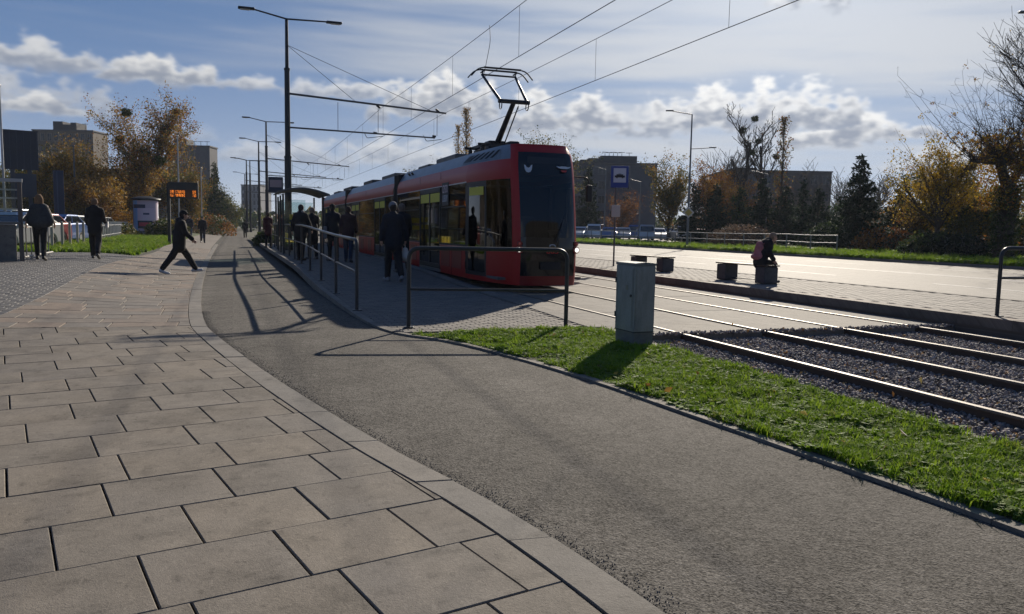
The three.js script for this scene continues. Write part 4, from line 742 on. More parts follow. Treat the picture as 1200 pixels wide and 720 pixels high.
// bollards at the car park edge, then a pale picket fence
for (const [px, py, i] of [[50, 285, 0], [60, 285, 1], [72, 284, 2], [81, 282.5, 3], [90, 281, 4], [97, 280, 5]]) {
  const g = distAt(px, 262, 30 + i * 1.8), t = thing('bollard', ['slim grey bollard nearest the ramp wall', 'slim grey bollard, second from the ramp wall', 'slim grey bollard, third from the ramp wall', 'slim grey bollard, fourth from the ramp wall', 'slim grey bollard, fifth from the ramp wall', 'slim grey bollard at the lawn end of the row'][i], 'bollard', [g.x, leftRise(g.x, g.z), g.z], 0, 'bollards along the car park');
  mesh('shaft', bar([0, 0, 0], [0, 1.08, 0], 0.055, 0.055, 10), M([0.34, 0.31, 0.27], 0.6), t); mesh('cap', ball(0.056, 0, 1.08, 0, 1, 0.5, 1, 10), M([0.3, 0.28, 0.25], 0.5), t);
}
{
  const a = distAt(118, 262, 47), b = distAt(153, 262, 72), t = thing('picket_fence', 'pale grey metal picket fence between car park and lawn', 'fence', [0, 0, 0]), n = 24;
  for (let i = 0; i <= n; i++) { const p = a.clone().lerp(b, i / n); p.y = leftRise(p.x, p.z); mesh('picket', bar([p.x, p.y, p.z], [p.x, p.y + 1.15, p.z], 0.045, 0.045, 8), M([0.36, 0.36, 0.35], 0.6), t); }
  for (const h of [0.35, 0.95]) mesh('rail', bar([a.x, parkY + h, a.z], [b.x, parkY + h, b.z], 0.025), mat.galv, t);
}
{ // ramp wall with metal and glass screen at the edge of the setts
  const g = distAt(24, 262, 22.3), y = leftRise(g.x, g.z), t = thing('ramp_enclosure', 'pale concrete ramp wall topped by a grey metal screen', 'wall', [g.x, y, g.z], 0.18);
  for (let i = 0; i < 3; i++) mesh('concrete_panel', rbox(0.96, 1.02, 0.2, 0.012, -0.6 - i * 0.98, 0.51, 0), mat.concrete[i % 3], t);
  mesh('coping', rbox(3.1, 0.07, 0.3, 0.01, -1.55, 1.06, 0), mat.concrete[2], t);
  for (const x of [0, -1.05, -2.1, -3.0]) mesh('post', box(0.11, 2.2, 0.11, x, 1.1, 0.02), M([0.12, 0.1, 0.085], 0.7), t);
  mesh('top_beam', box(3.15, 0.09, 0.16, -1.5, 2.24, 0), M([0.42, 0.42, 0.4], 0.5), t);
  for (const h of [1.45, 1.75, 1.98]) mesh('crossbar', box(3.0, 0.045, 0.05, -1.5, h, -0.03), M([0.4, 0.4, 0.39], 0.5), t);
  for (const x of [-0.53, -1.58, -2.55]) mesh('glass_panel', box(0.85, 1.05, 0.01, x, 1.64, 0.02), mat.glass, t);
  for (let i = 0; i < 6; i++) mesh('mesh_picket', box(0.03, 0.95, 0.03, 0.1 + i * 0.1, 0.48, -0.3 - i * 0.75), M([0.33, 0.32, 0.3], 0.6), t);
  mesh('mesh_rail', bar([0.05, 0.12, -0.1], [0.7, 0.12, -4.3], 0.03), M([0.33, 0.32, 0.3], 0.6), t); mesh('mesh_rail', bar([0.05, 0.95, -0.1], [0.7, 0.95, -4.3], 0.02), M([0.33, 0.32, 0.3], 0.6), t);
}
{
  const g = distAt(27, 262, 66), t = thing('billboard', 'large dark blue billboard seen from behind on steel columns', 'billboard', [g.x, 0.3, g.z], 0.25);
  const navy = M([0.02, 0.03, 0.05], 0.6);
  mesh('panel', box(2.5, 3.15, 0.12, 0, 6.85, 0), navy, t); for (let i = 0; i < 6; i++) mesh('batten', box(0.07, 3.2, 0.08, -1.2 + i * 0.48, 6.85, 0.1), M([0.035, 0.05, 0.075], 0.6), t);
  for (const h of [5.3, 6.85, 8.4]) mesh('crossbeam', box(2.56, 0.07, 0.06, 0, h, 0.16), navy, t);
  for (const x of [-0.6, 0.6]) mesh('column', box(0.3, 5.4, 0.3, x, 2.7, -0.1), M([0.05, 0.06, 0.08], 0.6), t); mesh('lower_panel', box(1.5, 1.9, 0.1, 0.3, 4.0, 0.12), M([0.035, 0.05, 0.075], 0.5), t);
}
{
  const g = distAt(70, 262, 52), t = thing('pylon_sign', 'tall narrow dark blue pylon sign beside the parked cars', 'sign', [g.x, 0.3, g.z], 0.5);
  for (const x of [-0.18, 0.18]) mesh('leg', bar([x, 0, 0], [x, 4.0, 0], 0.04), mat.darkSteel, t); mesh('board', rbox(0.6, 3.0, 0.14, 0.02, 0, 2.9, 0), M([0.012, 0.022, 0.06], 0.45), t); mesh('stripe', box(0.05, 2.9, 0.01, -0.1, 2.9, 0.076), M([0.04, 0.07, 0.14], 0.45), t);
}
function mast(label, px, dist, h, r = 0.06, m = mat.galv) { const g = distAt(px, 262, dist), t = thing('mast', label, 'mast', [g.x, leftRise(g.x, g.z), g.z], 0, 'slim masts on the left'); mesh('shaft', bar([0, 0, 0], [0, h, 0], r, r * 0.6, 10), m, t); mesh('finial', ball(r * 1.1, 0, h, 0), m, t); mesh('base', bar([0, 0, 0], [0, 0.3, 0], r * 1.9, r * 1.7, 10), m, t); }
mast('slim pale flag mast behind the ramp wall', 6, 40, 7.7, 0.07); mast('pale metal mast behind the departure display', 210, 58, 7.4, 0.07); mast('shorter pale metal mast past the departure display', 236.5, 70, 6.1, 0.06); mast('grey mast in front of the yellowing trees', 89, 66, 7.2, 0.1, mat.greySteel);
// ------------------------------------------------------------------ right side: street lights, signs, pipe fence
const lampGrey = M([0.16, 0.17, 0.18], 0.5, { metalness: 0.3 });
function streetLamp(label, px, x, h, armL, second, dist) {
  const d = pixelRay(px, 270), k = dist ? dist / Math.hypot(d.x, d.z) : x / d.x, X = d.x * k, Z = d.z * k, t = thing('street_lamp', label, 'street lamp', [X, vergeY(X, Z) - 0.02, Z], -0.42, 'street lamps beyond the road');
  mesh('shaft', bar([0, 0, 0], [0, h, 0], 0.1, 0.05, 12), lampGrey, t); const a = mesh('arm', bar([0, h, 0], [-armL, h + 0.25, 0], 0.035), lampGrey, t);
  mesh('lamp_head', rbox(0.6, 0.09, 0.24, 0.035, -armL - 0.2, h + 0.28, 0), lampGrey, a);
  if (second) { const b = mesh('arm', bar([0, second, 0], [armL, second + 0.1, 0], 0.03), lampGrey, t); mesh('lamp_head', rbox(0.55, 0.08, 0.22, 0.03, armL + 0.15, second + 0.12, 0), lampGrey, b); }
  return t;
}
{ const t = streetLamp('tall grey street lamp with two arms and a yellow diamond sign', 806, 33.2, 10.2, 1.5, 7.6); const s = mesh('priority_sign', rbox(0.62, 0.62, 0.03, 0.02).rotateZ(Math.PI / 4).translate(0, 2.75, 0.12), M([0.55, 0.5, 0.45], 0.6), t); mesh('sign_centre', box(0.4, 0.4, 0.01).rotateZ(Math.PI / 4).translate(0, 2.75, 0.142), M([0.5, 0.36, 0.08], 0.6), s); }
streetLamp('street lamp reaching over the road beside the pollarded willow', 1214, 33.2, 10.6, 0.9, 0);
streetLamp('short street lamp in front of the apartment block, nearer the stop sign', 708, 0, 8.2, 0.9, 0, 96); streetLamp('short street lamp in front of the apartment block, nearer its corner', 749, 0, 6.6, 1.1, 0, 92); streetLamp('street lamp among the dark pines behind the seated person', 897, 0, 7.2, 1.2, 0, 88);
{
  const t = thing('pipe_fence', 'pale two-rail pipe fence along the grass verge beyond the road', 'fence', [0, 0, 0]), X = 37.6, pale = M([0.2, 0.205, 0.21], 0.6);
  const zs = zRange(-43, -110, 2.6), y = (z) => vergeY(X, z);
  zs.forEach((z) => mesh('post', bar([X, y(z) - 0.05, z], [X, y(z) + 1.12, z], 0.045, 0.045, 8), pale, t));
  for (let i = 0; i + 1 < zs.length; i++) for (const h of [1.1, 0.6]) mesh('rail', bar([X, y(zs[i]) + h, zs[i]], [X, y(zs[i + 1]) + h, zs[i + 1]], 0.035, 0.035, 6), pale, t);
}
// ------------------------------------------------------------------ cars
const carGeo = {};
function makeCar(label, category, kind, paint, [x, y, z], turn, group) {
  const t = thing(kind === 'van' ? 'parked_van' : 'parked_car', label, category, [x, y, z], turn, group), van = kind === 'van';
  const g = carGeo[kind] ??= (() => {
    const L = van ? 4.6 : 4.25, W = 1.74, b = 0.07, half = W / 2 - b;
    const hood = van ? [[1.9, 1.0], [1.15, 1.12]] : [[1.55, 0.86], [0.85, 0.98]];
    const arch = (cx) => { const o = []; for (let i = 0; i <= 8; i++) { const a = Math.PI * i / 8; o.push([cx + Math.cos(a) * 0.36, 0.3 + Math.sin(a) * 0.36]); } return o; };
    const low = [[-L / 2 + 0.02, 0.32], ...arch(-1.3).reverse().map((p) => p), ...arch(1.3).reverse(), [L / 2 - 0.05, 0.3], [L / 2, 0.5], [L / 2 - 0.05, 0.72], ...hood, [-L / 2 + 0.35, van ? 1.12 : 1.02], [-L / 2 + 0.03, 0.95], [-L / 2 - 0.02, 0.55]].map(([p, q]) => [p, q]);
    const top = van ? 1.78 : 1.45, belt = van ? 1.12 : 0.99, glassOut = van ? [[1.2, belt], [0.45, top - 0.06], [-2.0, top - 0.06], [-2.15, belt]] : [[0.95, belt], [0.25, top - 0.05], [-1.15, top - 0.06], [-1.85, belt]];
    const roofOut = van ? [[0.5, top - 0.08], [0.3, top], [-1.95, top], [-2.08, top - 0.12]] : [[0.32, top - 0.07], [0.1, top], [-1.05, top - 0.01], [-1.25, top - 0.1]];
    const mk = (o, w, bev) => { const q = prism(o, w, bev); q.translate(0, 0, -w / 2); return q; };
    const pil = []; for (const k of [-1, 1]) { const zz = k * (half - 0.035); const [p0, p1, p2, p3] = glassOut; pil.push(bar([p0[0], p0[1], zz + k * 0.04], [p1[0], p1[1], zz - k * 0.03], 0.04, 0.04, 6), bar([p3[0], p3[1], zz + k * 0.04], [p2[0], p2[1], zz - k * 0.03], 0.06, 0.05, 6), bar([(p0[0] + p3[0]) / 2 + 0.15, p0[1], zz + k * 0.05], [(p1[0] + p2[0]) / 2 + 0.15, p1[1], zz - k * 0.01], 0.035, 0.035, 6)); }
    const wheelT = new THREE.TorusGeometry(0.24, 0.085, 8, 20), rim = new THREE.CylinderGeometry(0.2, 0.2, 0.1, 16).rotateX(Math.PI / 2);
    return { L, W, half, body: mk(low, half * 2, b), cabin: mk(glassOut, half * 2 - 0.1, 0.03), roof: mergeGeometries([mk(roofOut, half * 2 - 0.16, 0.05), ...pil]), tyre: G(wheelT), rim: G(rim), belt };
  })();
  mesh('body', g.body, paint, t); mesh('cabin_glass', g.cabin, carGlass, t); mesh('roof', g.roof, paint, t);
  for (const wx of [-1.3, 1.3]) for (const k of [-1, 1]) { const w = mesh('wheel', g.tyre, mat.rubber, t); w.position.set(wx, 0.31, k * (g.W / 2 - 0.1)); mesh('rim', g.rim, carRim, w); }
  for (const k of [-1, 1]) { mesh('headlight', rbox(0.1, 0.13, 0.34, 0.03, g.L / 2 - 0.05, 0.66, k * 0.6), carLamp, t); mesh('tail_light', rbox(0.08, 0.2, 0.24, 0.03, -g.L / 2 + 0.03, 0.8, k * 0.66), carTail, t); mesh('mirror', rbox(0.1, 0.13, 0.2, 0.04, 0.7, g.belt + 0.06, k * (g.W / 2 + 0.08)), paint, t); }
  mesh('number_plate', box(0.012, 0.11, 0.5, g.L / 2 + 0.03, 0.46, 0), mat.white, t);
  return t;
}
const carGlass = M([0.012, 0.014, 0.017], 0.06, { clearcoat: 1 }), carRim = M([0.45, 0.46, 0.47], 0.35, { metalness: 0.7 }), carLamp = M([0.75, 0.77, 0.78], 0.12), carTail = M([0.35, 0.015, 0.015], 0.25);
const paintOf = (c) => M(c, 0.3, { clearcoat: 1, clearcoatRoughness: 0.04, metalness: 0.2 });
const paints = { silver: paintOf([0.42, 0.43, 0.44]), blue: paintOf([0.03, 0.09, 0.28]), white: paintOf([0.7, 0.71, 0.72]), black: paintOf([0.012, 0.013, 0.016]), red: paintOf([0.22, 0.02, 0.025]), grey: paintOf([0.13, 0.135, 0.145]), pale: paintOf([0.35, 0.42, 0.5]) };
const place = (px, dist, y) => { const g = distAt(px, 262, dist); return [g.x, y, g.z]; };
const carRows = [['silver parked car by the ramp wall', 'car', 'silver', 14, 33, 1.2], ['dark grey parked car behind the pale metal screen', 'car', 'grey', -14, 37, 1.3], ['blue parked car behind the row of bollards', 'car', 'blue', 62, 41, 1.35], ['white parked car behind the blue one', 'car', 'white', 74, 46, 1.4], ['black parked car at the end of the bollard row', 'car', 'black', 94, 49, 1.45], ['red parked car between silver and blue ones', 'car', 'red', 36, 38, 1.3], ['tall white van parked behind the ramp wall', 'van', 'white', 4, 48, 1.3], ['grey parked car beneath the yellowing trees', 'car', 'grey', 112, 60, 1.4]];
for (const [label, kind, c, px, d, a] of carRows) makeCar(label, kind, kind, paints[c], place(px, d, parkY + 0.012), a - Math.PI, 'cars in the left car park');
const lotRow = [['pale blue car at the near end of the lot, beside the tram', 'pale', 680, 96, 0, 'car'], ['white van parked between pale cars in front of the apartment block', 'white', 700, 98, 1, 'van'], ['blue car parked beside the white van', 'blue', 716, 95, 2, 'car'], ['silver car parked behind the stop sign pole', 'silver', 731, 97, 3, 'car'], ['dark blue van parked behind the stop sign', 'blue', 745, 99, 4, 'van'], ['pale blue van at the apartment corner', 'pale', 757, 92, 5, 'van'], ['white car parked beside the pale blue van', 'white', 771, 95, 6, 'car'], ['black car parked at the orange trees', 'black', 785, 97, 7, 'car'], ['silver van parked beside the lamp with the diamond sign', 'silver', 797, 94, 8, 'van'], ['red car parked behind the pipe fence by the lamp', 'red', 822, 93, 9, 'car']];
for (const [label, c, px, d, i, kind] of lotRow) { const p = place(px, d, ROAD_Y + 0.24); makeCar(label, kind, kind, paints[c], p, (i % 3 ? 0.9 : -2.2) + i * 0.05, 'cars in the lot beyond the road'); }
struct('parking_lot', sheet(zRange(-64, -110, 4), 39, 62, 4, (x, z) => Math.max(vergeY(x, z), ROAD_Y + 0.22) + 0.01 + 0.03), mat.road);
// ------------------------------------------------------------------ trees
const needleMat = M([1, 1, 1], 0.85, { vertexColors: true, transmission: 0.12, thickness: 0, ior: 1.2, side: THREE.DoubleSide });
const P = {
  gold: [[0.30, 0.16, 0.025], [0.36, 0.21, 0.03], [0.22, 0.115, 0.022], [0.40, 0.26, 0.04], [0.15, 0.12, 0.028]],
  rust: [[0.24, 0.09, 0.02], [0.30, 0.125, 0.024], [0.17, 0.07, 0.02], [0.33, 0.16, 0.028]],
  olive: [[0.11, 0.11, 0.026], [0.15, 0.14, 0.03], [0.08, 0.09, 0.024], [0.21, 0.16, 0.03], [0.26, 0.175, 0.03]],
  green: [[0.045, 0.075, 0.018], [0.06, 0.09, 0.02], [0.035, 0.06, 0.018], [0.10, 0.10, 0.025]],
  pine: [[0.018, 0.034, 0.016], [0.025, 0.042, 0.018], [0.014, 0.027, 0.014], [0.03, 0.045, 0.022]],
  yellow: [[0.42, 0.28, 0.025], [0.36, 0.23, 0.025], [0.46, 0.33, 0.04], [0.24, 0.18, 0.025]],
};
function limbs(o) {                                              // recursive limbs; returns tapered bars and twig tips
  const r = rand(o.seed), gs = [], tips = [], v3 = (a) => new THREE.Vector3(...a);
  function grow(p, d, len, rad, depth) {
    const n = depth === 0 ? 5 : 3; let q = p.clone(), dir = d.clone(); const pts = [q.clone()];
    for (let i = 0; i < n; i++) {
      dir.x += (r() - 0.5) * o.bend; dir.z += (r() - 0.5) * o.bend; dir.y += (o.up ?? 0.06) * (depth > 0 ? 1 : 0.3) + (r() - 0.5) * o.bend * 0.4; dir.normalize();
      const mr = o.minR ?? 0.008, nq = q.clone().addScaledVector(dir, len / n), r0 = Math.max(mr, rad * (1 - 0.45 * i / n)), r1 = Math.max(mr, rad * (1 - 0.45 * (i + 1) / n));
      gs.push(bar(q.toArray(), nq.toArray(), r0, r1, depth === 0 ? 9 : depth === 1 ? 6 : depth === 2 ? 4 : 3, true)); q = nq; pts.push(q.clone());
      if (depth < o.depth && (depth > 0 || i >= (o.clear ?? 2))) {
        const kids = o.kids[depth] ?? 2;
        for (let k = 0; k < kids; k++) { if (r() < 0.12) continue; const a = r() * 6.283, sp = o.spread * (0.7 + 0.6 * r()); const side = new THREE.Vector3(Math.cos(a), 0, Math.sin(a)); const nd = dir.clone().multiplyScalar(Math.cos(sp)).addScaledVector(side, Math.sin(sp)).normalize(); grow(q.clone().lerp(pts[pts.length - 2], r() * 0.7), nd, len * (o.shrink ?? 0.62) * (0.7 + 0.5 * r()) * (depth === 0 ? 1 - 0.35 * (i / n) * (o.cone ?? 0) : 1), r1 * 0.55, depth + 1); }
      }
      if (depth >= o.depth - 1) tips.push([q.x, q.y, q.z, depth]);
    }
  }
  grow(v3([0, -0.1, 0]), v3([o.lean ?? 0, 1, 0]).normalize(), o.height * (o.trunkPart ?? 0.62), o.radius, 0);
  return { gs, tips, r };
}
function broadTree(name, label, pos, o, group) {
  const t = thing(name, label, 'tree', pos, o.turn ?? 0, group), { gs, tips, r } = limbs(o);
  const trunk = mesh('trunk', gs, o.bark ?? mat.bark, t); let top = 0; tips.forEach((p) => { top = Math.max(top, p[1]); }); const k = o.height / top; 
  const wide = o.wide ?? 1; trunk.scale.set(wide * k, k, wide * k);
  const pts = []; const per = o.leaves * 2.7 / tips.length;
  tips.forEach(([x, y, z]) => { const tone = slow.noise(x * 0.7 + o.seed, y * 0.7, z * 0.7) * 0.7 + 0.5; if (slow.noise(x * 0.9, y * 0.9 + o.seed, z * 0.9) < (o.gap ?? -0.25)) return; let n = Math.floor(per + r()); while (n-- > 0) { const s = o.cluster ?? 0.45; pts.push([x * wide * k + (r() + r() - 1) * s, y * k + (r() + r() - 1) * s * 0.8, z * wide * k + (r() + r() - 1) * s, tone]); } });
  if (pts.length) mesh('crown', leafMesh(pts, o.leaf * 0.66, o.palette, r), leafMat, t);
  if (o.mistletoe) o.mistletoe.forEach(([x, y, z, s]) => { const q = []; for (let i = 0; i < 420; i++) { const u = r() * 2 - 1, a = r() * 6.283, d = Math.pow(r(), 0.4) * s, w = Math.sqrt(1 - u * u); q.push([x + Math.cos(a) * w * d, y + u * d * 0.9, z + Math.sin(a) * w * d]); } mesh('mistletoe', leafMesh(q, 0.11, P.green, r), needleMat, t); });
  return t;
}
function conifer(label, pos, h, R, seed, group, palette = P.pine, dense = 1) {
  const t = thing('conifer', label, 'tree', pos, 0, group), r = rand(seed), gs = [bar([0, -0.1, 0], [0, h * 0.97, 0], 0.03 * R + 0.07, 0.02, 7, true)], pts = [];
  for (let y = h * 0.06; y < h * 0.98; y += 0.34) { const rr = R * Math.pow(1 - y / h, 0.8) * (0.8 + 0.35 * r()), n = 5 + Math.floor(rr * 1.5); for (let k = 0; k < n; k++) { const a = r() * 6.283, L = rr * (0.65 + 0.5 * r()), dy = -L * 0.18 + 0.12 * L * r(); gs.push(bar([0, y, 0], [Math.cos(a) * L, y + dy, Math.sin(a) * L], 0.022, 0.006, 3, true)); const m = Math.ceil(L * 22 * dense); for (let i = 0; i < m; i++) { const u = 0.18 + 0.86 * r(), w = 0.2 * (1.15 - u) + 0.1; pts.push([Math.cos(a) * L * u + (r() - 0.5) * w * 2, y + dy * u + (r() - 0.6) * 0.28, Math.sin(a) * L * u + (r() - 0.5) * w * 2]); } } }
  mesh('trunk', gs, mat.bark, t); mesh('crown', leafMesh(pts, 0.15, palette, r, 2.0), needleMat, t); return t;
}
function poplar(label, pos, h, R, seed, palette, leaves, group, bark) {
  const t = thing('poplar_tree', label, 'tree', pos, 0, group), r = rand(seed), gs = [bar([0, -0.1, 0], [0, h * 0.96, 0], 0.22, 0.03, 8, true)], pts = [];
  for (let y = h * 0.1; y < h * 0.97; y += 0.38) { const w = R * Math.pow(Math.sin(Math.PI * Math.pow(clamp(y / h), 0.75)), 0.6); for (let k = 0; k < 3; k++) { const a = r() * 6.283, L = 1.2 + 1.6 * r(), e = [Math.cos(a) * w * (0.6 + 0.5 * r()), Math.min(h, y + L), Math.sin(a) * w * (0.6 + 0.5 * r())]; gs.push(bar([0, y, 0], e, 0.04, 0.01, 3, true)); const m = Math.ceil(leaves * 3); for (let i = 0; i < m; i++) { const u = 0.25 + 0.8 * r(); pts.push([e[0] * u + (r() - 0.5) * 0.5, lerp(y, e[1], u) + (r() - 0.5) * 0.5, e[2] * u + (r() - 0.5) * 0.5]); } } }
  mesh('trunk', gs, bark ?? mat.bark, t); if (pts.length) mesh('crown', leafMesh(pts, 0.15, palette, r), leafMat, t); return t;
}
function shrub(label, pos, w, h, seed, palette, n, group, name = 'shrub') {
  const t = thing(name, label, 'shrub', pos, 0, group), r = rand(seed), gs = [], pts = [];
  for (let i = 0; i < 16; i++) { const a = r() * 6.283, e = [Math.cos(a) * w * 0.45 * r(), h * (0.5 + 0.45 * r()), Math.sin(a) * w * 0.45 * r()]; gs.push(bar([e[0] * 0.25, -0.05, e[2] * 0.25], e, 0.025, 0.008, 4, true)); }
  while (pts.length < n) { const u = r() * 2 - 1, v = r(), q = r() * 2 - 1; if (u * u + v * v + q * q > 1 - 0.35 * slow.noise(u * 3 + seed, v * 3, q * 3)) continue; if (r() > 0.25 + 0.75 * (u * u + v * v + q * q)) continue; pts.push([u * w / 2, v * h, q * w / 2, 0.5 + 0.8 * slow.noise(u * 2 + seed, v * 2, q * 2)]); }
  mesh('stems', gs, mat.bark, t); mesh('foliage', leafMesh(pts, 0.14, palette, r), leafMat, t); return t;
}
const L_ = (px, d) => { const g = distAt(px, 262, d); return [g.x, leftRise(g.x, g.z) - 0.04, g.z]; };
const R_ = (px, d) => { const g = distAt(px, 262, d); return [g.x, g.x < 60 ? vergeY(g.x, g.z) - 0.05 : ROAD_Y + 0.2, g.z]; };
// left
broadTree('autumn_tree', 'tall thinning autumn tree with dark mistletoe balls behind the departure display', L_(178, 76), { seed: 7, height: 13.4, radius: 0.34, depth: 3, kids: [4, 3, 2], spread: 0.62, bend: 0.3, clear: 1, shrink: 0.6, wide: 0.92, leaves: 8800, leaf: 0.17, cluster: 0.75, gap: -0.2, palette: [...P.gold, ...P.gold, ...P.rust, ...P.olive], mistletoe: [[-1.9, 11.2, 0.5, 0.45], [1.5, 9.8, 0.8, 0.55], [2.3, 11.6, 0, 0.35], [-0.4, 7.6, 1.2, 0.5], [0.9, 6.9, 1.4, 0.5], [-2.6, 8.8, 0, 0.4]] }, 'trees on the left');
broadTree('yellowing_tree', 'bushy olive yellow tree behind the billboard columns', L_(78, 72), { seed: 17, height: 9.2, radius: 0.3, depth: 3, kids: [4, 3, 2], spread: 0.75, bend: 0.3, clear: 1, wide: 1.15, leaves: 9500, leaf: 0.18, cluster: 0.7, gap: -0.5, palette: [...P.olive, ...P.gold] }, 'trees on the left');
broadTree('yellowing_tree', 'golden orange young tree behind the picket fence', L_(133, 68), { seed: 23, height: 6.2, radius: 0.16, depth: 3, kids: [4, 3, 2], spread: 0.7, bend: 0.25, clear: 0, wide: 1.2, leaves: 7000, leaf: 0.15, cluster: 0.5, gap: -0.6, palette: P.gold }, 'trees on the left');
broadTree('rusty_tree', 'low rust brown tree between the olive and golden trees', L_(108, 66), { seed: 29, height: 5.4, radius: 0.16, depth: 3, kids: [4, 3, 2], spread: 0.8, bend: 0.3, clear: 0, wide: 1.2, leaves: 6000, leaf: 0.15, cluster: 0.55, gap: -0.6, palette: [...P.rust, ...P.gold] }, 'trees on the left');
broadTree('rusty_tree', 'broad brown tree filling the gap behind the advertising column', L_(163, 88), { seed: 31, height: 8.4, radius: 0.24, depth: 3, kids: [4, 3, 2], spread: 0.8, bend: 0.3, clear: 0, wide: 1.25, leaves: 8500, leaf: 0.19, cluster: 0.8, gap: -0.5, palette: [...P.rust, ...P.olive] }, 'trees on the left');
broadTree('rusty_tree', 'brown and gold tree behind the two distant walkers', L_(219, 92), { seed: 37, height: 10, radius: 0.24, depth: 3, kids: [4, 3, 2], spread: 0.6, bend: 0.3, clear: 0, wide: 1.0, leaves: 6500, leaf: 0.18, cluster: 0.75, gap: -0.4, palette: [...P.rust, ...P.olive, ...P.gold] }, 'trees on the left');
broadTree('dark_tree', 'dark green tree left of the billboard', L_(38, 84), { seed: 41, height: 7.5, radius: 0.22, depth: 3, kids: [4, 3, 2], spread: 0.8, bend: 0.3, clear: 0, wide: 1.3, leaves: 7500, leaf: 0.2, cluster: 0.8, gap: -0.6, palette: [...P.green, ...P.olive] }, 'trees on the left');
broadTree('dark_tree', 'dark tree at the left edge behind the billboard', L_(-12, 90), { seed: 43, height: 7.8, radius: 0.22, depth: 3, kids: [4, 3, 2], spread: 0.8, bend: 0.3, clear: 0, wide: 1.3, leaves: 6500, leaf: 0.2, cluster: 0.8, gap: -0.6, palette: [...P.green, ...P.olive] }, 'trees on the left');
conifer('dark narrow conifer in front of the grey block, past the shorter mast', L_(252, 118), 10.5, 2.6, 51, 'trees on the left', [...P.pine, ...P.green]);
broadTree('dark_tree', 'dark green tree sloping down towards the end of the path', L_(262, 132), { seed: 47, height: 8.2, radius: 0.22, depth: 3, kids: [4, 3, 2], spread: 0.8, bend: 0.3, clear: 0, wide: 1.1, leaves: 5200, leaf: 0.24, cluster: 0.9, gap: -0.6, palette: [...P.green, ...P.olive] }, 'trees on the left');
shrub('green hedge bush beside the path past the walkers', L_(196, 64), 3.6, 1.5, 61, [...P.green, ...P.olive], 2600, 'shrubs on the left'); shrub('low dark bush behind the shorter mast', L_(247, 96), 6, 2.6, 62, [...P.green, ...P.rust], 2600, 'shrubs on the left'); shrub('low dark bush under the golden tree', L_(126, 62), 5, 1.2, 63, [...P.green, ...P.olive], 1800, 'shrubs on the left');
shrub('tuft of green growth at the far end of the railing', [1.9, 0.2, -54], 1.6, 0.9, 64, P.green, 1500, 'shrubs on the left');
// behind the tram
poplar('tall slender poplar with thin yellow leaves behind the tram roof', R_(545, 128), 20, 1.35, 71, P.gold, 6, 'trees behind the tram');
poplar('second slender poplar, thinner, behind the tram roof', R_(536, 130), 17.5, 1.1, 72, P.gold, 3, 'trees behind the tram');
broadTree('round_tree', 'round olive tree rising behind the tram pantograph', R_(630, 112), { seed: 73, height: 14.4, radius: 0.25, depth: 3, kids: [4, 3, 2], spread: 0.7, bend: 0.3, clear: 1, wide: 1.1, leaves: 5200, leaf: 0.2, cluster: 0.6, gap: -0.4, palette: [...P.olive, ...P.green] }, 'trees behind the tram');
broadTree('bare_tree', 'bare thin tree beside the pantograph', R_(594, 118), { seed: 74, minR: 0.028, height: 14, radius: 0.2, depth: 3, kids: [4, 3, 3], spread: 0.5, bend: 0.3, clear: 1, wide: 0.9, leaves: 300, leaf: 0.14, palette: P.gold, bark: mat.barkPale }, 'trees behind the tram');
broadTree('round_tree', 'small olive tree peeping over the tram rear', R_(512, 120), { seed: 75, height: 12.2, radius: 0.25, depth: 3, kids: [4, 3, 2], spread: 0.7, bend: 0.3, clear: 1, wide: 0.8, leaves: 2600, leaf: 0.2, cluster: 0.5, gap: -0.5, palette: P.olive }, 'trees behind the tram');
// right
conifer('dark spruce against the apartment block wall beside the tram', R_(688, 104), 9.6, 2.4, 81, 'trees beyond the road');
broadTree('orange_tree', 'small orange tree in front of the apartment block', R_(727, 102), { seed: 82, height: 6.4, radius: 0.14, depth: 3, kids: [4, 3, 2], spread: 0.7, bend: 0.3, clear: 0, wide: 1.0, leaves: 2000, leaf: 0.15, cluster: 0.5, gap: -0.2, palette: P.rust }, 'trees beyond the road');
broadTree('golden_tree', 'golden tree at the corner of the apartment block', R_(783, 88), { seed: 83, height: 10.2, radius: 0.22, depth: 3, kids: [4, 3, 2], spread: 0.6, bend: 0.25, clear: 1, wide: 0.85, leaves: 5200, leaf: 0.17, cluster: 0.5, gap: -0.3, palette: [...P.gold, ...P.olive] }, 'trees beyond the road');
broadTree('orange_tree', 'orange autumn tree right of the tall lamp', R_(828, 92), { seed: 84, height: 9.8, radius: 0.22, depth: 3, kids: [4, 3, 2], spread: 0.65, bend: 0.3, clear: 1, wide: 0.9, leaves: 4600, leaf: 0.17, cluster: 0.55, gap: -0.3, palette: [...P.rust, ...P.rust, ...P.gold] }, 'trees beyond the road');
broadTree('orange_tree', 'orange autumn tree beneath the bare trees with nests', R_(862, 96), { seed: 85, height: 8.8, radius: 0.22, depth: 3, kids: [4, 3, 2], spread: 0.7, bend: 0.3, clear: 0, wide: 1.0, leaves: 5200, leaf: 0.17, cluster: 0.6, gap: -0.35, palette: [...P.rust, ...P.gold] }, 'trees beyond the road');
broadTree('bare_tree', 'tall bare tree carrying round dark mistletoe clumps', R_(874, 108), { seed: 96, minR: 0.03, height: 18.6, radius: 0.34, depth: 3, kids: [3, 3, 3], spread: 0.62, bend: 0.22, clear: 2, trunkPart: 0.86, shrink: 0.36, wide: 1.0, leaves: 100, leaf: 0.1, palette: P.rust, mistletoe: [[-1.2, 14.6, 0, 0.5], [0.5, 16.2, 0.3, 0.5], [0.2, 11.8, 0.4, 0.45], [1.4, 13.4, 0, 0.4]] }, 'trees beyond the road');
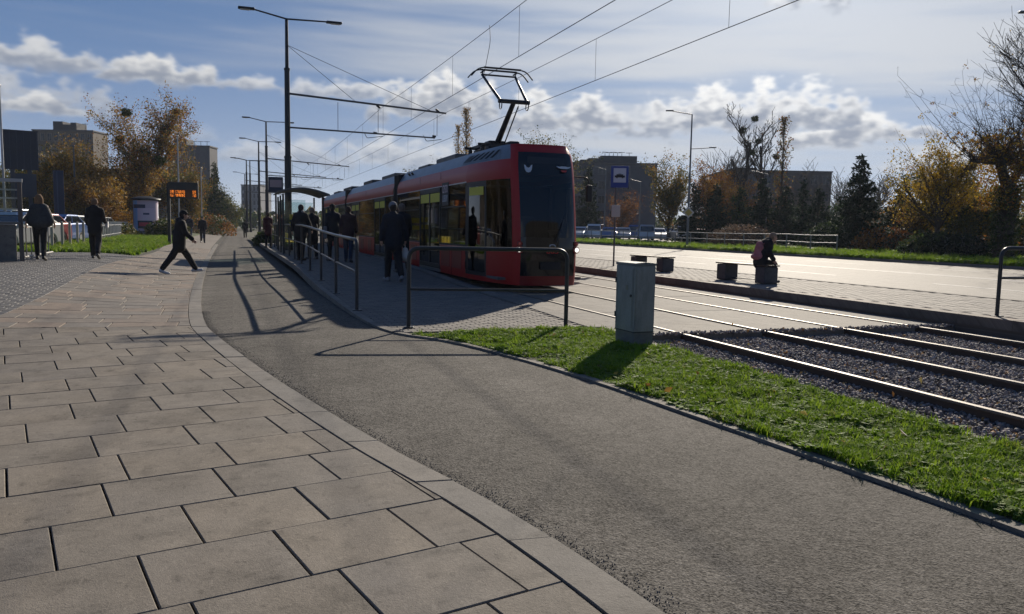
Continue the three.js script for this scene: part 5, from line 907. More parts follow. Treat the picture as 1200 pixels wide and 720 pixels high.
broadTree('bare_tree', 'bare leaning tree with one mistletoe clump beside the poplar', R_(894, 110), { seed: 87, minR: 0.03, height: 16.5, radius: 0.28, depth: 3, kids: [3, 3, 3], spread: 0.55, bend: 0.26, clear: 2, trunkPart: 0.84, shrink: 0.38, wide: 0.9, lean: 0.12, leaves: 100, leaf: 0.1, palette: P.rust, mistletoe: [[1.6, 11.6, 0, 0.45]] }, 'trees beyond the road');
broadTree('bare_tree', 'bare pale tree over the orange trees', R_(838, 112), { seed: 88, minR: 0.028, height: 13, radius: 0.2, depth: 3, kids: [3, 3, 3], spread: 0.55, bend: 0.28, clear: 1, wide: 1.0, leaves: 200, leaf: 0.12, palette: P.gold, bark: mat.barkPale }, 'trees beyond the road');
poplar('slender brown poplar beside the bare trees', R_(914, 106), 16.2, 1.35, 89, [...P.rust, ...P.olive], 5, 'trees beyond the road');
broadTree('bare_tree', 'bare spreading tree over the flat roofed building', R_(945, 118), { seed: 90, minR: 0.028, height: 12, radius: 0.2, depth: 3, kids: [3, 3, 3], spread: 0.65, bend: 0.3, clear: 1, wide: 1.1, leaves: 150, leaf: 0.12, palette: P.gold, bark: mat.barkPale }, 'trees beyond the road');
for (const [px, d, h, R, s, lab] of [[812, 84, 6.4, 2.4, 91, 'dark pine right of the lamp with the diamond sign'], [838, 82, 6.2, 2.6, 92, 'dark pine behind the pipe fence, second from the lamp'], [866, 84, 6.0, 2.6, 93, 'dark pine behind the seated person, left one'], [893, 80, 6.8, 2.6, 94, 'dark pine behind the seated person, taller one'], [920, 82, 6.2, 2.4, 95, 'dark pine at the end of the pipe fence'], [940, 76, 6.6, 1.1, 97, 'narrow dark cypress at the end of the pipe fence'], [958, 78, 5.8, 2.2, 98, 'bushy green pine left of the big spruce']]) conifer(lab, R_(px, d), h, R, s, 'trees beyond the road', s % 3 ? P.pine : [...P.pine, ...P.green], 0.9);
conifer('big dark spruce with wide skirts beside the verge', R_(1006, 64), 7.6, 2.7, 101, 'trees beyond the road', P.pine, 1.3);
conifer('dark spruce half hidden behind the yellow tree', R_(1058, 66), 6.0, 2.6, 102, 'trees beyond the road', P.pine, 1.2);
conifer('low dark spruce beside the willow trunk', R_(1135, 62), 4.4, 2.6, 103, 'trees beyond the road', [...P.pine, ...P.green], 1.0);
broadTree('bare_tree', 'bare bush-like tree behind the big spruce', R_(985, 96), { seed: 104, minR: 0.028, height: 9.2, radius: 0.18, depth: 3, kids: [4, 3, 3], spread: 0.65, bend: 0.3, clear: 0, wide: 1.1, leaves: 900, leaf: 0.13, palette: P.olive, bark: mat.barkPale }, 'trees beyond the road');
broadTree('bare_tree', 'bare pale tree between spruce and yellow tree', R_(1030, 92), { seed: 105, minR: 0.028, height: 8.4, radius: 0.18, depth: 3, kids: [4, 3, 3], spread: 0.65, bend: 0.3, clear: 0, wide: 1.1, leaves: 900, leaf: 0.13, palette: [...P.rust, ...P.olive], bark: mat.barkPale }, 'trees beyond the road');
broadTree('yellow_tree', 'bright yellow leaved tree with a dark forked trunk on the verge', R_(1100, 50), { seed: 106, height: 8.6, radius: 0.2, depth: 3, kids: [4, 3, 2], spread: 0.62, bend: 0.32, clear: 1, wide: 1.05, leaves: 5200, leaf: 0.13, cluster: 0.42, gap: -0.1, palette: P.yellow }, 'trees beyond the road');
broadTree('orange_tree', 'orange leaved tree behind the yellow one', R_(1066, 60), { seed: 107, height: 7.0, radius: 0.15, depth: 3, kids: [4, 3, 2], spread: 0.7, bend: 0.3, clear: 0, wide: 1.2, leaves: 4200, leaf: 0.13, cluster: 0.5, gap: -0.2, palette: [...P.gold, ...P.yellow, ...P.rust] }, 'trees beyond the road');
broadTree('willow_thicket', 'drooping olive green willow thicket behind the pollard trunk', R_(1142, 56), { seed: 108, height: 6.4, radius: 0.18, depth: 3, kids: [4, 3, 2], spread: 0.85, bend: 0.3, clear: 0, wide: 1.3, leaves: 9000, leaf: 0.14, cluster: 0.6, gap: -0.5, palette: [...P.olive, ...P.green, ...P.yellow] }, 'trees beyond the road');
{ // old pollarded willow: thick ivy clad trunk, cut stumps, thin whips
  const p = R_(1179, 42), t = thing('pollard_willow', 'old pollarded willow with thick ivy clad trunk, sawn stumps and thin whips', 'tree', p), r = rand(131), gs = [], pts = [], ivy = [];
  const knots = [[0, -0.1, 0, 0.56], [-0.1, 1.2, 0, 0.46], [0.05, 2.6, 0.05, 0.42], [-0.1, 3.9, 0, 0.46]];
  for (let i = 0; i + 1 < knots.length; i++) gs.push(bar(knots[i].slice(0, 3), knots[i + 1].slice(0, 3), knots[i][3], knots[i + 1][3], 10, true));
  const stumps = [[[-0.1, 3.8, 0], [-1.3, 5.6, 0.2], 0.27, 0.2], [[-0.6, 4.5, 0.1], [-1.25, 5.15, 0.5], 0.17, 0.15], [[0, 3.9, 0], [1.1, 5.2, 0], 0.24, 0.16], [[-0.1, 3.8, 0], [-0.2, 5.4, -0.4], 0.2, 0.12], [[-0.9, 5.0, 0.1], [-3.2, 5.0, 0.4], 0.1, 0.05], [[0.9, 5.0, 0], [1.6, 7.2, 0.2], 0.15, 0.09]];
  stumps.forEach(([a, b, r0, r1]) => gs.push(bar(a, b, r0, r1, 8)));
  for (let i = 0; i < 230; i++) { const s = stumps[Math.floor(r() * stumps.length)], u = 0.5 + 0.5 * r(); let q = s[0].map((v, k) => lerp(v, s[1][k], u)), d = [(r() - 0.5) * 2.2 - 0.2, 0.15 + 1.0 * r(), (r() - 0.5) * 1.4], len = 0.35 + 0.5 * r(), rad = 0.03; for (let k = 0; k < 7; k++) { const ll = len * 0.72, n = [q[0] + d[0] * ll, q[1] + d[1] * ll, q[2] + d[2] * ll]; gs.push(bar(q, n, rad, rad * 0.7, 3, true)); rad = Math.max(0.008, rad * 0.76); if (k > 0) { const e = [n[0] + (r() - 0.5) * 0.8, n[1] + (r() - 0.3) * 0.6, n[2] + (r() - 0.5) * 0.6]; gs.push(bar(n, e, rad * 0.8, 0.006, 3, true)); { const e2 = [e[0] + (r() - 0.5) * 0.5, e[1] + (r() - 0.3) * 0.4, e[2] + (r() - 0.5) * 0.4]; gs.push(bar(e, e2, 0.007, 0.005, 3, true)); } if (r() < (n[1] > 6.4 ? 0.06 : 0.4)) for (let c = 0; c < 9; c++) pts.push([lerp(n[0], e[0], r()), lerp(n[1], e[1], r()), lerp(n[2], e[2], r())]); } q = n; d = [d[0] * 0.9 + (r() - 0.5) * 0.9, d[1] + (r() - 0.55) * 0.6, d[2] * 0.9 + (r() - 0.5) * 0.7]; } }
  for (let i = 0; i < 1500; i++) { const a = r() * 6.283, y = r() * 3.9, rr = 0.5 + 0.14 * r(); ivy.push([Math.cos(a) * rr - 0.05, y, Math.sin(a) * rr]); }
  for (let i = 0; i < 3600; i++) { const a = r() * 6.283; pts.push([Math.cos(a) * 1.7 * r() - 0.2, 2.6 + 2.6 * r(), Math.sin(a) * 1.6 * r(), r()]); }
  mesh('trunk', gs, mat.bark, t); mesh('ivy', leafMesh(ivy, 0.12, P.green, r), leafMat, t); mesh('crown', leafMesh(pts, 0.075, [...P.yellow, ...P.gold, ...P.rust], r), leafMat, t);
}
for (const [px, d, w, h, s, pal, lab] of [[1098, 47, 4.2, 1.5, 141, [...P.pine, ...P.green], 'dark clipped bush under the yellow tree'], [1128, 46, 4, 1.3, 142, P.pine, 'dark low bush between yellow tree and willow'], [1162, 46, 4, 1.2, 143, [...P.pine, ...P.rust], 'dark low bush beside the pollarded willow'], [1040, 58, 5, 1.8, 144, [...P.pine, ...P.rust], 'dark undergrowth bush beside the big spruce'], [868, 70, 6, 1.9, 145, [[0.12, 0.085, 0.06], [0.15, 0.105, 0.075], [0.09, 0.07, 0.055]], 'dry brown bush behind the pipe fence'], [975, 68, 5, 2.2, 146, [...P.pine, ...P.green], 'dark green bush left of the big spruce'], [1195, 48, 4, 2.4, 147, [...P.olive, ...P.green], 'olive bush right of the pollarded willow'], [1075, 75, 12, 4.2, 148, [...P.pine, ...P.rust], 'deep thicket closing the view behind the yellow tree'], [1170, 72, 14, 5.2, 149, [...P.olive, ...P.pine], 'deep thicket closing the view behind the willow'], [850, 100, 16, 4.2, 150, [...P.pine, ...P.rust], 'deep thicket behind the pines'], [930, 96, 14, 4.6, 151, [...P.pine, ...P.green], 'deep thicket below the flat roofed building'], [1005, 84, 12, 4.6, 152, [...P.pine, ...P.green], 'deep thicket behind the big spruce']]) shrub(lab, R_(px, d), w, h, s, pal, Math.round(1100 * Math.sqrt(w * h)), 'shrubs beyond the road');
broadTree('dark_tree', 'dark tree beyond the frame edge past the willow', R_(1245, 60), { seed: 153, height: 9, radius: 0.2, depth: 3, kids: [4, 3, 2], spread: 0.8, bend: 0.3, clear: 0, wide: 1.2, leaves: 5000, leaf: 0.2, cluster: 0.8, gap: -0.5, palette: [...P.olive, ...P.green] }, 'trees beyond the road');
broadTree('bare_tree', 'tall bare crown reaching over the willow beside the street lamp', R_(1206, 44), { seed: 157, minR: 0.012, height: 15.6, radius: 0.3, depth: 4, kids: [3, 3, 2, 2], spread: 0.6, bend: 0.36, clear: 1, shrink: 0.6, wide: 1.0, leaves: 260, leaf: 0.1, palette: P.yellow, bark: mat.bark }, 'trees beyond the road');
// ------------------------------------------------------------------ people: capsule fields meshed with surface nets
function netMesh(caps, cell, k = 0.035, grow = 0) {            // caps: [ax,ay,az, bx,by,bz, ra, rb, sx?] -> smooth union
  let lo = [9, 9, 9], hi = [-9, -9, -9];
  for (const c of caps) { const R = Math.max(c[6], c[7]) + grow + 0.03; for (let i = 0; i < 3; i++) { lo[i] = Math.min(lo[i], c[i] - R, c[i + 3] - R); hi[i] = Math.max(hi[i], c[i] + R, c[i + 3] + R); } }
  const n = lo.map((l, i) => Math.ceil((hi[i] - l) / cell) + 2), [nx, ny, nz] = n, F = new Float32Array(nx * ny * nz);
  for (let z = 0, q = 0; z < nz; z++) for (let y = 0; y < ny; y++) for (let x = 0; x < nx; x++, q++) {
    const px = lo[0] + x * cell, py = lo[1] + y * cell, pz = lo[2] + z * cell; let d = 9;
    for (const c of caps) {
      const bx = c[3] - c[0], by = c[4] - c[1], bz = c[5] - c[2], ax = px - c[0], ay = py - c[1], az = pz - c[2], bb = bx * bx + by * by + bz * bz, t = bb > 0 ? clamp((ax * bx + ay * by + az * bz) / bb) : 0;
      const e = Math.hypot(ax - bx * t, ay - by * t, az - bz * t) - lerp(c[6], c[7], t) - grow;
      const h = clamp(0.5 + 0.5 * (d - e) / k); d = lerp(d, e, h) - k * h * (1 - h);
    }
    F[q] = d;
  }
  const id = new Int32Array(F.length).fill(-1), pos = [], idx = [], off = [0, 1, nx, nx + 1, nx * ny, nx * ny + 1, nx * ny + nx, nx * ny + nx + 1], E = [[0, 1], [2, 3], [4, 5], [6, 7], [0, 2], [1, 3], [4, 6], [5, 7], [0, 4], [1, 5], [2, 6], [3, 7]], cor = [[0, 0, 0], [1, 0, 0], [0, 1, 0], [1, 1, 0], [0, 0, 1], [1, 0, 1], [0, 1, 1], [1, 1, 1]];
  for (let z = 0; z < nz - 1; z++) for (let y = 0; y < ny - 1; y++) for (let x = 0; x < nx - 1; x++) {
    const q = x + nx * (y + ny * z); let s = 0; for (let i = 0; i < 8; i++) if (F[q + off[i]] < 0) s++; if (s === 0 || s === 8) continue;
    let cx = 0, cy = 0, cz = 0, m = 0;
    for (const [a, b] of E) { const fa = F[q + off[a]], fb = F[q + off[b]]; if ((fa < 0) === (fb < 0)) continue; const t = fa / (fa - fb); cx += lerp(cor[a][0], cor[b][0], t); cy += lerp(cor[a][1], cor[b][1], t); cz += lerp(cor[a][2], cor[b][2], t); m++; }
    id[q] = pos.length / 3; pos.push(lo[0] + (x + cx / m) * cell, lo[1] + (y + cy / m) * cell, lo[2] + (z + cz / m) * cell);
  }
  const quad = (a, b, c, d, flip) => { if (a < 0 || b < 0 || c < 0 || d < 0) return; flip ? idx.push(a, c, b, a, d, c) : idx.push(a, b, c, a, c, d); };
  for (let z = 1; z < nz - 1; z++) for (let y = 1; y < ny - 1; y++) for (let x = 1; x < nx - 1; x++) {
    const q = x + nx * (y + ny * z), f = F[q] < 0;
    if (f !== F[q + 1] < 0) quad(id[q], id[q - nx], id[q - nx - nx * ny], id[q - nx * ny], f ? 1 : 0);
    if (f !== F[q + nx] < 0) quad(id[q], id[q - nx * ny], id[q - 1 - nx * ny], id[q - 1], f ? 1 : 0);
    if (f !== F[q + nx * ny] < 0) quad(id[q], id[q - 1], id[q - 1 - nx], id[q - nx], f ? 1 : 0);
  }
  const g = new THREE.BufferGeometry(); g.setAttribute('position', new THREE.Float32BufferAttribute(pos, 3)); g.setIndex(idx); g.computeVertexNormals();
  const p = g.attributes.position, uv = []; for (let i = 0; i < p.count; i++) uv.push(p.getX(i) + p.getZ(i), p.getY(i)); g.setAttribute('uv', new THREE.Float32BufferAttribute(uv, 2)); return G(g);
}
const clothTex = grainTexture(256, 0.35, (n) => { const v = 0.75 + 0.4 * (n(100, 71) - 0.5) + 0.35 * (n(14, 72) - 0.5); return [v, v, v]; });
const cloth = (c) => M(c, 0.92, { map: clothTex, sheen: 0.3, sheenRoughness: 0.6 });
const skin = M([0.42, 0.25, 0.18], 0.55);
function person(label, [x, y, z], turn, o) {
  const t = thing('person', label, 'person', [x, y, z], turn, o.group), S = (o.height ?? 1.75) / 1.75, rad = Math.PI / 180, fat = o.fat ?? 1;
  const rot = (len, a, out = 0) => [Math.sin(out) * len, -Math.cos(a) * Math.cos(out) * len, Math.sin(a) * Math.cos(out) * len], add = (p, q) => [p[0] + q[0], p[1] + q[1], p[2] + q[2]];
  // joints: x is the person's left, z forward
  const J = { pelvis: [0, 0, 0] }; const lean = (o.lean ?? 3) * rad;
  J.waist = add(J.pelvis, [0, 0.2 * Math.cos(lean), 0.2 * Math.sin(lean)]); J.chest = add(J.waist, [0, 0.26 * Math.cos(lean), 0.26 * Math.sin(lean)]); J.neck = add(J.chest, [0, 0.15 * Math.cos(lean), 0.15 * Math.sin(lean) + 0.005]);
  const hl = lean + (o.nod ?? 0) * rad; J.head = add(J.neck, [0, 0.155 * Math.cos(hl), 0.155 * Math.sin(hl) + 0.015]);
  const legs = o.legs ?? [[16, 6], [-16, 12]], arms = o.arms ?? [[-14, 18], [14, 18]], out = o.out ?? [8, 8];
  const L = [1, -1].map((k, i) => { const hip = [k * 0.092, -0.03, 0], th = legs[i][0] * rad, kn = th - legs[i][1] * rad, knee = add(hip, rot(0.43, th, k * 0.02)), ankle = add(knee, rot(0.43, kn, 0)), pitch = (legs[i][2] ?? 0) * rad; return { hip, knee, ankle, toe: add(ankle, [k * 0.025, -0.055 * Math.cos(pitch) - 0.18 * Math.sin(pitch), 0.18 * Math.cos(pitch)]), heel: add(ankle, [0, -0.055, -0.045 * Math.cos(pitch) - 0.02]) }; });
  const A = [1, -1].map((k, i) => { const sh = add(J.chest, [k * 0.185, 0.08, 0]), ua = arms[i][0] * rad, fa = ua + arms[i][1] * rad, el = add(sh, rot(0.29, ua, k * out[i] * rad)), wr = add(el, rot(0.25, fa, k * (out[i] - (o.inward ?? 6)) * rad)), d = rot(1, fa + 0.15, k * 0.05); return { sh, el, wr, d, k }; });
  const low = Math.min(...L.flatMap((l) => [l.toe[1], l.heel[1], l.ankle[1] - 0.055])) - 0.03, hipY = o.seat ?? -low;
  const up = (p) => [p[0] * S, (p[1] + hipY) * S, p[2] * S], cap = (a, b, r0, r1 = r0) => [...up(a), ...up(b), r0 * S, r1 * S];
  const C = 0.021, H = J.head;
  const torso = [cap(J.pelvis, J.waist, 0.125 * fat, 0.115 * fat), cap(add(J.pelvis, [0.05, 0, 0]), add(J.pelvis, [-0.05, 0, 0]), 0.115 * fat), cap(J.waist, J.chest, 0.115 * fat, 0.13 * fat), cap(add(J.chest, [0.11, 0.06, 0]), add(J.chest, [-0.11, 0.06, 0]), 0.1, 0.1), cap(add(J.chest, [0.09, -0.05, 0.02]), add(J.chest, [-0.09, -0.05, 0.02]), 0.095 * fat)];
  const armCaps = A.flatMap((a) => [cap(a.sh, a.el, 0.056, 0.043), cap(a.el, a.wr, 0.043, 0.029)]), legCaps = L.flatMap((l) => [cap(l.hip, l.knee, 0.088, 0.058), cap(l.knee, l.ankle, 0.057, 0.038)]), footCaps = L.map((l) => cap(l.heel, l.toe, 0.036, 0.032));
  const body = netMesh([...torso, ...armCaps, ...legCaps, ...footCaps, cap(J.neck, add(H, [0, -0.08, 0]), 0.055, 0.05)], C);
  const fwd = [0, 0, 1], headG = netMesh([cap(add(H, [0, 0.035, -0.012]), add(H, [0, 0.035, 0.012]), 0.088, 0.085), cap(add(H, [0, -0.045, 0.03]), add(H, [0, -0.07, 0.045]), 0.066, 0.045), cap(add(H, [0, 0.0, 0.09]), add(H, [0, -0.03, 0.112]), 0.011, 0.016), ...[-1, 1].flatMap((k) => [cap(add(H, [k * 0.085, 0.015, -0.01]), add(H, [k * 0.085, -0.03, -0.005]), 0.014, 0.011), cap(add(H, [k * 0.032, 0.02, 0.078]), add(H, [k * 0.036, 0.02, 0.078]), 0.012), cap(add(H, [k * 0.016, -0.062, 0.083]), add(H, [0, -0.06, 0.088]), 0.009)]), cap(add(H, [0, -0.1, 0]), add(J.neck, [0, 0.02, 0]), 0.05, 0.055)], 0.011, 0.02);
  const hands = A.map((a) => { const f = a.d, s = [1, 0, 0], w = a.wr, at = (u, v, ww = 0) => add(w, [f[0] * u + v * 0 + ww * a.k, f[1] * u + f[2] * v * -1 + 0, f[2] * u + f[1] * v]), caps = [cap(at(0, 0), at(0.08, -0.018), 0.024, 0.018), cap(at(0.03, 0.02), at(0.085, 0.024), 0.019, 0.016)]; [-0.03, -0.01, 0.01, 0.03].forEach((v, i) => { const l = [0.055, 0.07, 0.075, 0.062][i], b = at(0.085, v), m = at(0.085 + l * 0.55, v, -0.008), e = at(0.085 + l * 0.9, v, -0.03); caps.push(cap(b, m, 0.0095, 0.009), cap(m, e, 0.009, 0.0075)); }); const th = at(0.03, 0.03, -0.01), tm = at(0.06, 0.052, -0.02), te = at(0.09, 0.05, -0.035); caps.push(cap(th, tm, 0.012, 0.0105), cap(tm, te, 0.0105, 0.008)); return netMesh(caps, 0.0062, 0.008); });
  mesh('body', [body, headG, ...hands], skin, t);
  // clothes
  const hem = o.coat ?? 0.06, skirt = add(J.pelvis, [0, -hem, 0]);
  const coat = [...torso.slice(0, 5), cap(J.waist, skirt, 0.125 * fat, (0.135 + (o.flare ?? 0)) * fat), ...[-1, 1].map((k) => cap(add(J.waist, [k * 0.05, 0, 0]), add(skirt, [k * (0.06 + (o.flare ?? 0) * 0.6), 0, 0]), 0.11 * fat, 0.115 * fat)), ...A.flatMap((a) => [cap(a.sh, a.el, 0.056, 0.05), cap(a.el, add(a.wr, [0, 0.02, 0]), 0.048, 0.042)]), cap(J.chest, add(J.neck, [0, 0.01, -0.01]), 0.11, 0.07)];
  if (o.hood) coat.push(cap(add(J.neck, [0.05, 0, -0.075]), add(J.neck, [-0.05, 0, -0.075]), 0.06));
  if (!o.poncho) mesh(o.top ?? 'jacket', netMesh(coat, 0.019, 0.04, 0.022), cloth(o.jacket), t);
  else mesh('poncho', netMesh([...torso.slice(2), cap(J.chest, add(J.waist, [0, -0.1, 0]), 0.16, 0.21), cap(add(J.chest, [0.14, 0, 0]), add(J.waist, [0.23, -0.03, 0]), 0.1, 0.11), cap(add(J.chest, [-0.14, 0, 0]), add(J.waist, [-0.25, -0.06, 0]), 0.1, 0.11), cap(add(J.waist, [0.2, -0.12, 0]), add(J.waist, [-0.2, -0.12, 0]), 0.09, 0.1), cap(J.chest, J.neck, 0.1, 0.085)], 0.019, 0.05, 0.02), cloth(o.jacket), t);
  mesh('trousers', netMesh([cap(add(J.pelvis, [0.05, 0.05, 0]), add(J.pelvis, [-0.05, 0.05, 0]), 0.118 * fat), ...L.flatMap((l) => [cap(l.hip, l.knee, 0.09, 0.062 + (o.wideLegs ?? 0)), cap(l.knee, add(l.ankle, [0, 0.02, 0]), 0.06 + (o.wideLegs ?? 0), 0.046 + (o.wideLegs ?? 0))])], 0.019, 0.03, 0.016), cloth(o.trousers), t);
  L.forEach((l) => mesh('shoe', netMesh([cap(l.heel, l.toe, 0.042, 0.038), cap(add(l.heel, [0, 0.03, 0.03]), add(l.ankle, [0, 0.03 + (o.boots ?? 0), 0]), 0.045, 0.046), cap(add(l.heel, [0, -0.008, 0]), add(l.toe, [0, -0.004, 0]), 0.04, 0.036)], 0.012, 0.02), M(o.shoes, 0.6), t));
  if (o.hair) { const hc = [cap(add(H, [0, 0.05, -0.022]), add(H, [0, 0.045, 0.012]), 0.094, 0.088), cap(add(H, [0, 0.0, -0.035]), add(H, [0, -0.03, -0.035]), 0.082, 0.07)]; if (o.longHair) hc.push(cap(add(H, [0.05, 0, -0.03]), add(J.neck, [0.07, -0.03, -0.06]), 0.065, 0.05), cap(add(H, [-0.05, 0, -0.03]), add(J.neck, [-0.07, -0.03, -0.06]), 0.065, 0.05), cap(add(H, [0, 0, -0.05]), add(J.neck, [0, -0.05, -0.09]), 0.07, 0.05)); mesh('hair', netMesh(hc, 0.012, 0.03), cloth(o.hair), t); }
  if (o.cap) mesh('cap', netMesh([cap(add(H, [0, 0.062, -0.015]), add(H, [0, 0.062, 0.012]), 0.097, 0.093), ...(o.peak ? [cap(add(H, [0.03, 0.045, 0.1]), add(H, [0.028, 0.035, 0.15]), 0.016, 0.01), cap(add(H, [-0.03, 0.045, 0.1]), add(H, [-0.028, 0.035, 0.15]), 0.016, 0.01)] : [cap(add(H, [0, 0.03, -0.01]), add(H, [0, 0.03, 0.0]), 0.098, 0.096)])], 0.012, 0.02), cloth(o.cap), t);
  if (o.scarf) mesh('scarf', netMesh([cap(add(J.neck, [0.04, 0.02, 0]), add(J.neck, [-0.04, 0.02, 0]), 0.085)], 0.015), cloth(o.scarf), t);
  if (o.furHood) mesh('fur_trim', netMesh([cap(add(J.neck, [0.09, 0.0, -0.03]), add(J.neck, [0, -0.02, -0.1]), 0.05), cap(add(J.neck, [-0.09, 0.0, -0.03]), add(J.neck, [0, -0.02, -0.1]), 0.05)], 0.015), cloth(o.furHood), t);
  return { t, hand: A.map((a) => up(add(a.wr, [a.d[0] * 0.1, a.d[1] * 0.1, a.d[2] * 0.1]))), back: up(add(J.chest, [0, -0.05, -0.16])), S, up, J };
}
// world helpers for things that people hold or wear
function worldPoint(who, p) { who.t.updateMatrixWorld(true); return who.t.localToWorld(new THREE.Vector3(...p)); }
const black = [0.012, 0.012, 0.014], footY = (px, dist, f) => { const g = distAt(px, 262, dist); return [g.x, f(g.x, g.z), g.z]; };
const slabY = (x, z) => leftRise(x, z) + 0.022, platY = (x, z) => platformY(z) + 0.004, AWAY = Math.PI;
person('woman in a grey poncho and black trousers walking past the ramp wall', footY(46, 22.6, slabY), AWAY + 0.05, { height: 1.7, poncho: true, jacket: [0.055, 0.06, 0.065], trousers: black, shoes: [0.015, 0.012, 0.01], boots: 0.1, hair: [0.24, 0.14, 0.07], longHair: true, legs: [[9, 2, 0], [-8, 8, 20]], arms: [[4, 20], [4, 20]], out: [22, 22], group: 'walkers on the pavement' });
{ const m = person('fair haired man in black jacket and trousers walking towards the lawn', footY(111, 25.4, slabY), AWAY, { height: 1.78, jacket: black, coat: 0.12, fat: 1.12, hood: true, trousers: [0.014, 0.014, 0.017], shoes: [0.06, 0.055, 0.05], hair: [0.22, 0.13, 0.075], legs: [[14, 4, 0], [-14, 26, 40]], arms: [[4, 46], [10, 56]], out: [9, 10], wideLegs: 0.012, group: 'walkers on the pavement' });
  const p = worldPoint(m, m.hand[1]); tag(mesh('paper_bag', rbox(0.09, 0.2, 0.28, 0.03, p.x + 0.02, p.y - 0.04, p.z), mat.white), 'small white bag held at the hip of the fair haired man', 'bag'); }
person('man in black hooded jacket, cap and pale shoes striding across the slabs', footY(209, 22.6, slabY), Math.PI / 2 + 0.25, { height: 1.74, jacket: black, coat: 0.14, fat: 1.1, hood: true, trousers: [0.012, 0.012, 0.014], shoes: [0.45, 0.47, 0.5], hair: [0.03, 0.02, 0.015], cap: black, peak: true, legs: [[34, 6, -4], [-30, 6, 30]], arms: [[-22, 16], [16, 26]], lean: 7, nod: 12, wideLegs: 0.014, group: 'walkers on the pavement' });
person('distant walker in dark jacket and blue jeans beyond the departure display', footY(222, 66, slabY), 0.1, { height: 1.72, jacket: [0.03, 0.03, 0.045], trousers: [0.05, 0.09, 0.17], shoes: [0.05, 0.05, 0.05], hair: [0.16, 0.08, 0.04], longHair: true, group: 'walkers on the pavement' });
person('distant walker all in black beyond the departure display', footY(237, 57, slabY), 0.05, { height: 1.78, jacket: [0.014, 0.014, 0.02], coat: 0.1, trousers: [0.012, 0.013, 0.02], shoes: black, hair: [0.02, 0.015, 0.01], hood: true, legs: [[20, 4], [-16, 20, 20]], group: 'walkers on the pavement' });
person('far dark figure standing at the end of the railing', footY(287, 84, () => 0.02), AWAY, { height: 1.76, jacket: black, coat: 0.3, trousers: black, shoes: black, hair: [0.03, 0.02, 0.015], legs: [[4, 2], [-4, 4]], group: 'walkers on the pavement' });
{ const m = person('man in navy jacket and grey knitted cap walking along the tram', footY(461, 19.6, platY), AWAY + 0.1, { height: 1.8, jacket: [0.014, 0.018, 0.03], coat: 0.1, fat: 1.18, trousers: [0.012, 0.013, 0.018], shoes: [0.2, 0.2, 0.21], hair: [0.05, 0.04, 0.03], cap: [0.2, 0.22, 0.26], legs: [[12, 4], [-12, 20, 24]], arms: [[-6, 12], [-4, 12]], out: [14, 16], wideLegs: 0.01, group: 'passengers on the platform' });
  const p = worldPoint(m, m.hand[1]); const b = thing('shopping_bag', 'white carrier bag carried by the man in the grey cap', 'bag', [p.x, p.y - 0.42, p.z]); mesh('sack', netMesh([[0, 0.1, 0, 0, 0.26, 0, 0.12, 0.07], [0.04, 0.08, 0.02, -0.04, 0.1, -0.02, 0.1, 0.1]], 0.015), M([0.5, 0.5, 0.48], 0.6), b); mesh('handle', bar([0, 0.3, 0], [0, 0.46, 0], 0.012), M([0.5, 0.5, 0.48], 0.6), b); }
person('bareheaded person in dark jacket walking ahead of the man in the grey cap', footY(471, 22.2, platY), AWAY, { height: 1.8, jacket: [0.014, 0.015, 0.02], coat: 0.1, trousers: black, shoes: [0.03, 0.03, 0.03], hair: [0.2, 0.16, 0.13], group: 'passengers on the platform' });
person('broad man in black jacket waiting beside the shelter', footY(352, 27.2, platY), AWAY - 0.5, { height: 1.76, jacket: black, coat: 0.14, fat: 1.2, trousers: black, shoes: black, hair: [0.04, 0.03, 0.025], scarf: [0.3, 0.27, 0.25], legs: [[5, 3], [-5, 5]], out: [14, 14], group: 'passengers on the platform' });
person('woman in black coat waiting behind the broad man', footY(366, 28.4, platY), AWAY + 0.3, { height: 1.7, jacket: [0.015, 0.014, 0.016], coat: 0.3, fat: 1.1, trousers: black, shoes: black, hair: [0.28, 0.2, 0.14], legs: [[5, 3], [-5, 5]], group: 'passengers on the platform' });
{ const m = person('man in dark coat and cap waiting with a pale bag by the tram', footY(390, 27.2, platY), AWAY + 0.2, { height: 1.78, jacket: [0.016, 0.019, 0.026], coat: 0.16, fat: 1.1, trousers: black, shoes: black, hair: [0.03, 0.025, 0.02], cap: black, peak: true, legs: [[4, 2], [-5, 4]], group: 'passengers on the platform' });
  const p = worldPoint(m, m.hand[0]); const b = thing('shoulder_bag', 'pale grey bag beside the man in dark coat and cap', 'bag', [p.x - 0.03, p.y - 0.05, p.z + 0.06]); mesh('sack', rbox(0.1, 0.42, 0.3, 0.04, 0, 0.1, 0), M([0.13, 0.145, 0.16], 0.8), b); mesh('strap', bar([0, 0.3, 0], [0.03, 0.62, -0.08], 0.014), M([0.1, 0.1, 0.11], 0.8), b); }
person('woman in dark red jacket and blue jeans boarding the tram', footY(408, 26.2, platY), AWAY - 0.3, { height: 1.68, jacket: [0.05, 0.022, 0.024], coat: 0.1, fat: 1.1, trousers: [0.035, 0.05, 0.085], shoes: [0.04, 0.04, 0.045], hair: [0.06, 0.03, 0.02], legs: [[10, 4], [-8, 10, 16]], group: 'passengers on the platform' });
person('person in red jacket standing past the shelter by the railing', footY(314, 41, platY), AWAY + 0.4, { height: 1.68, jacket: [0.10, 0.02, 0.024], coat: 0.2, trousers: black, shoes: black, hair: [0.05, 0.03, 0.02], legs: [[4, 2], [-4, 4]], group: 'passengers on the platform' });
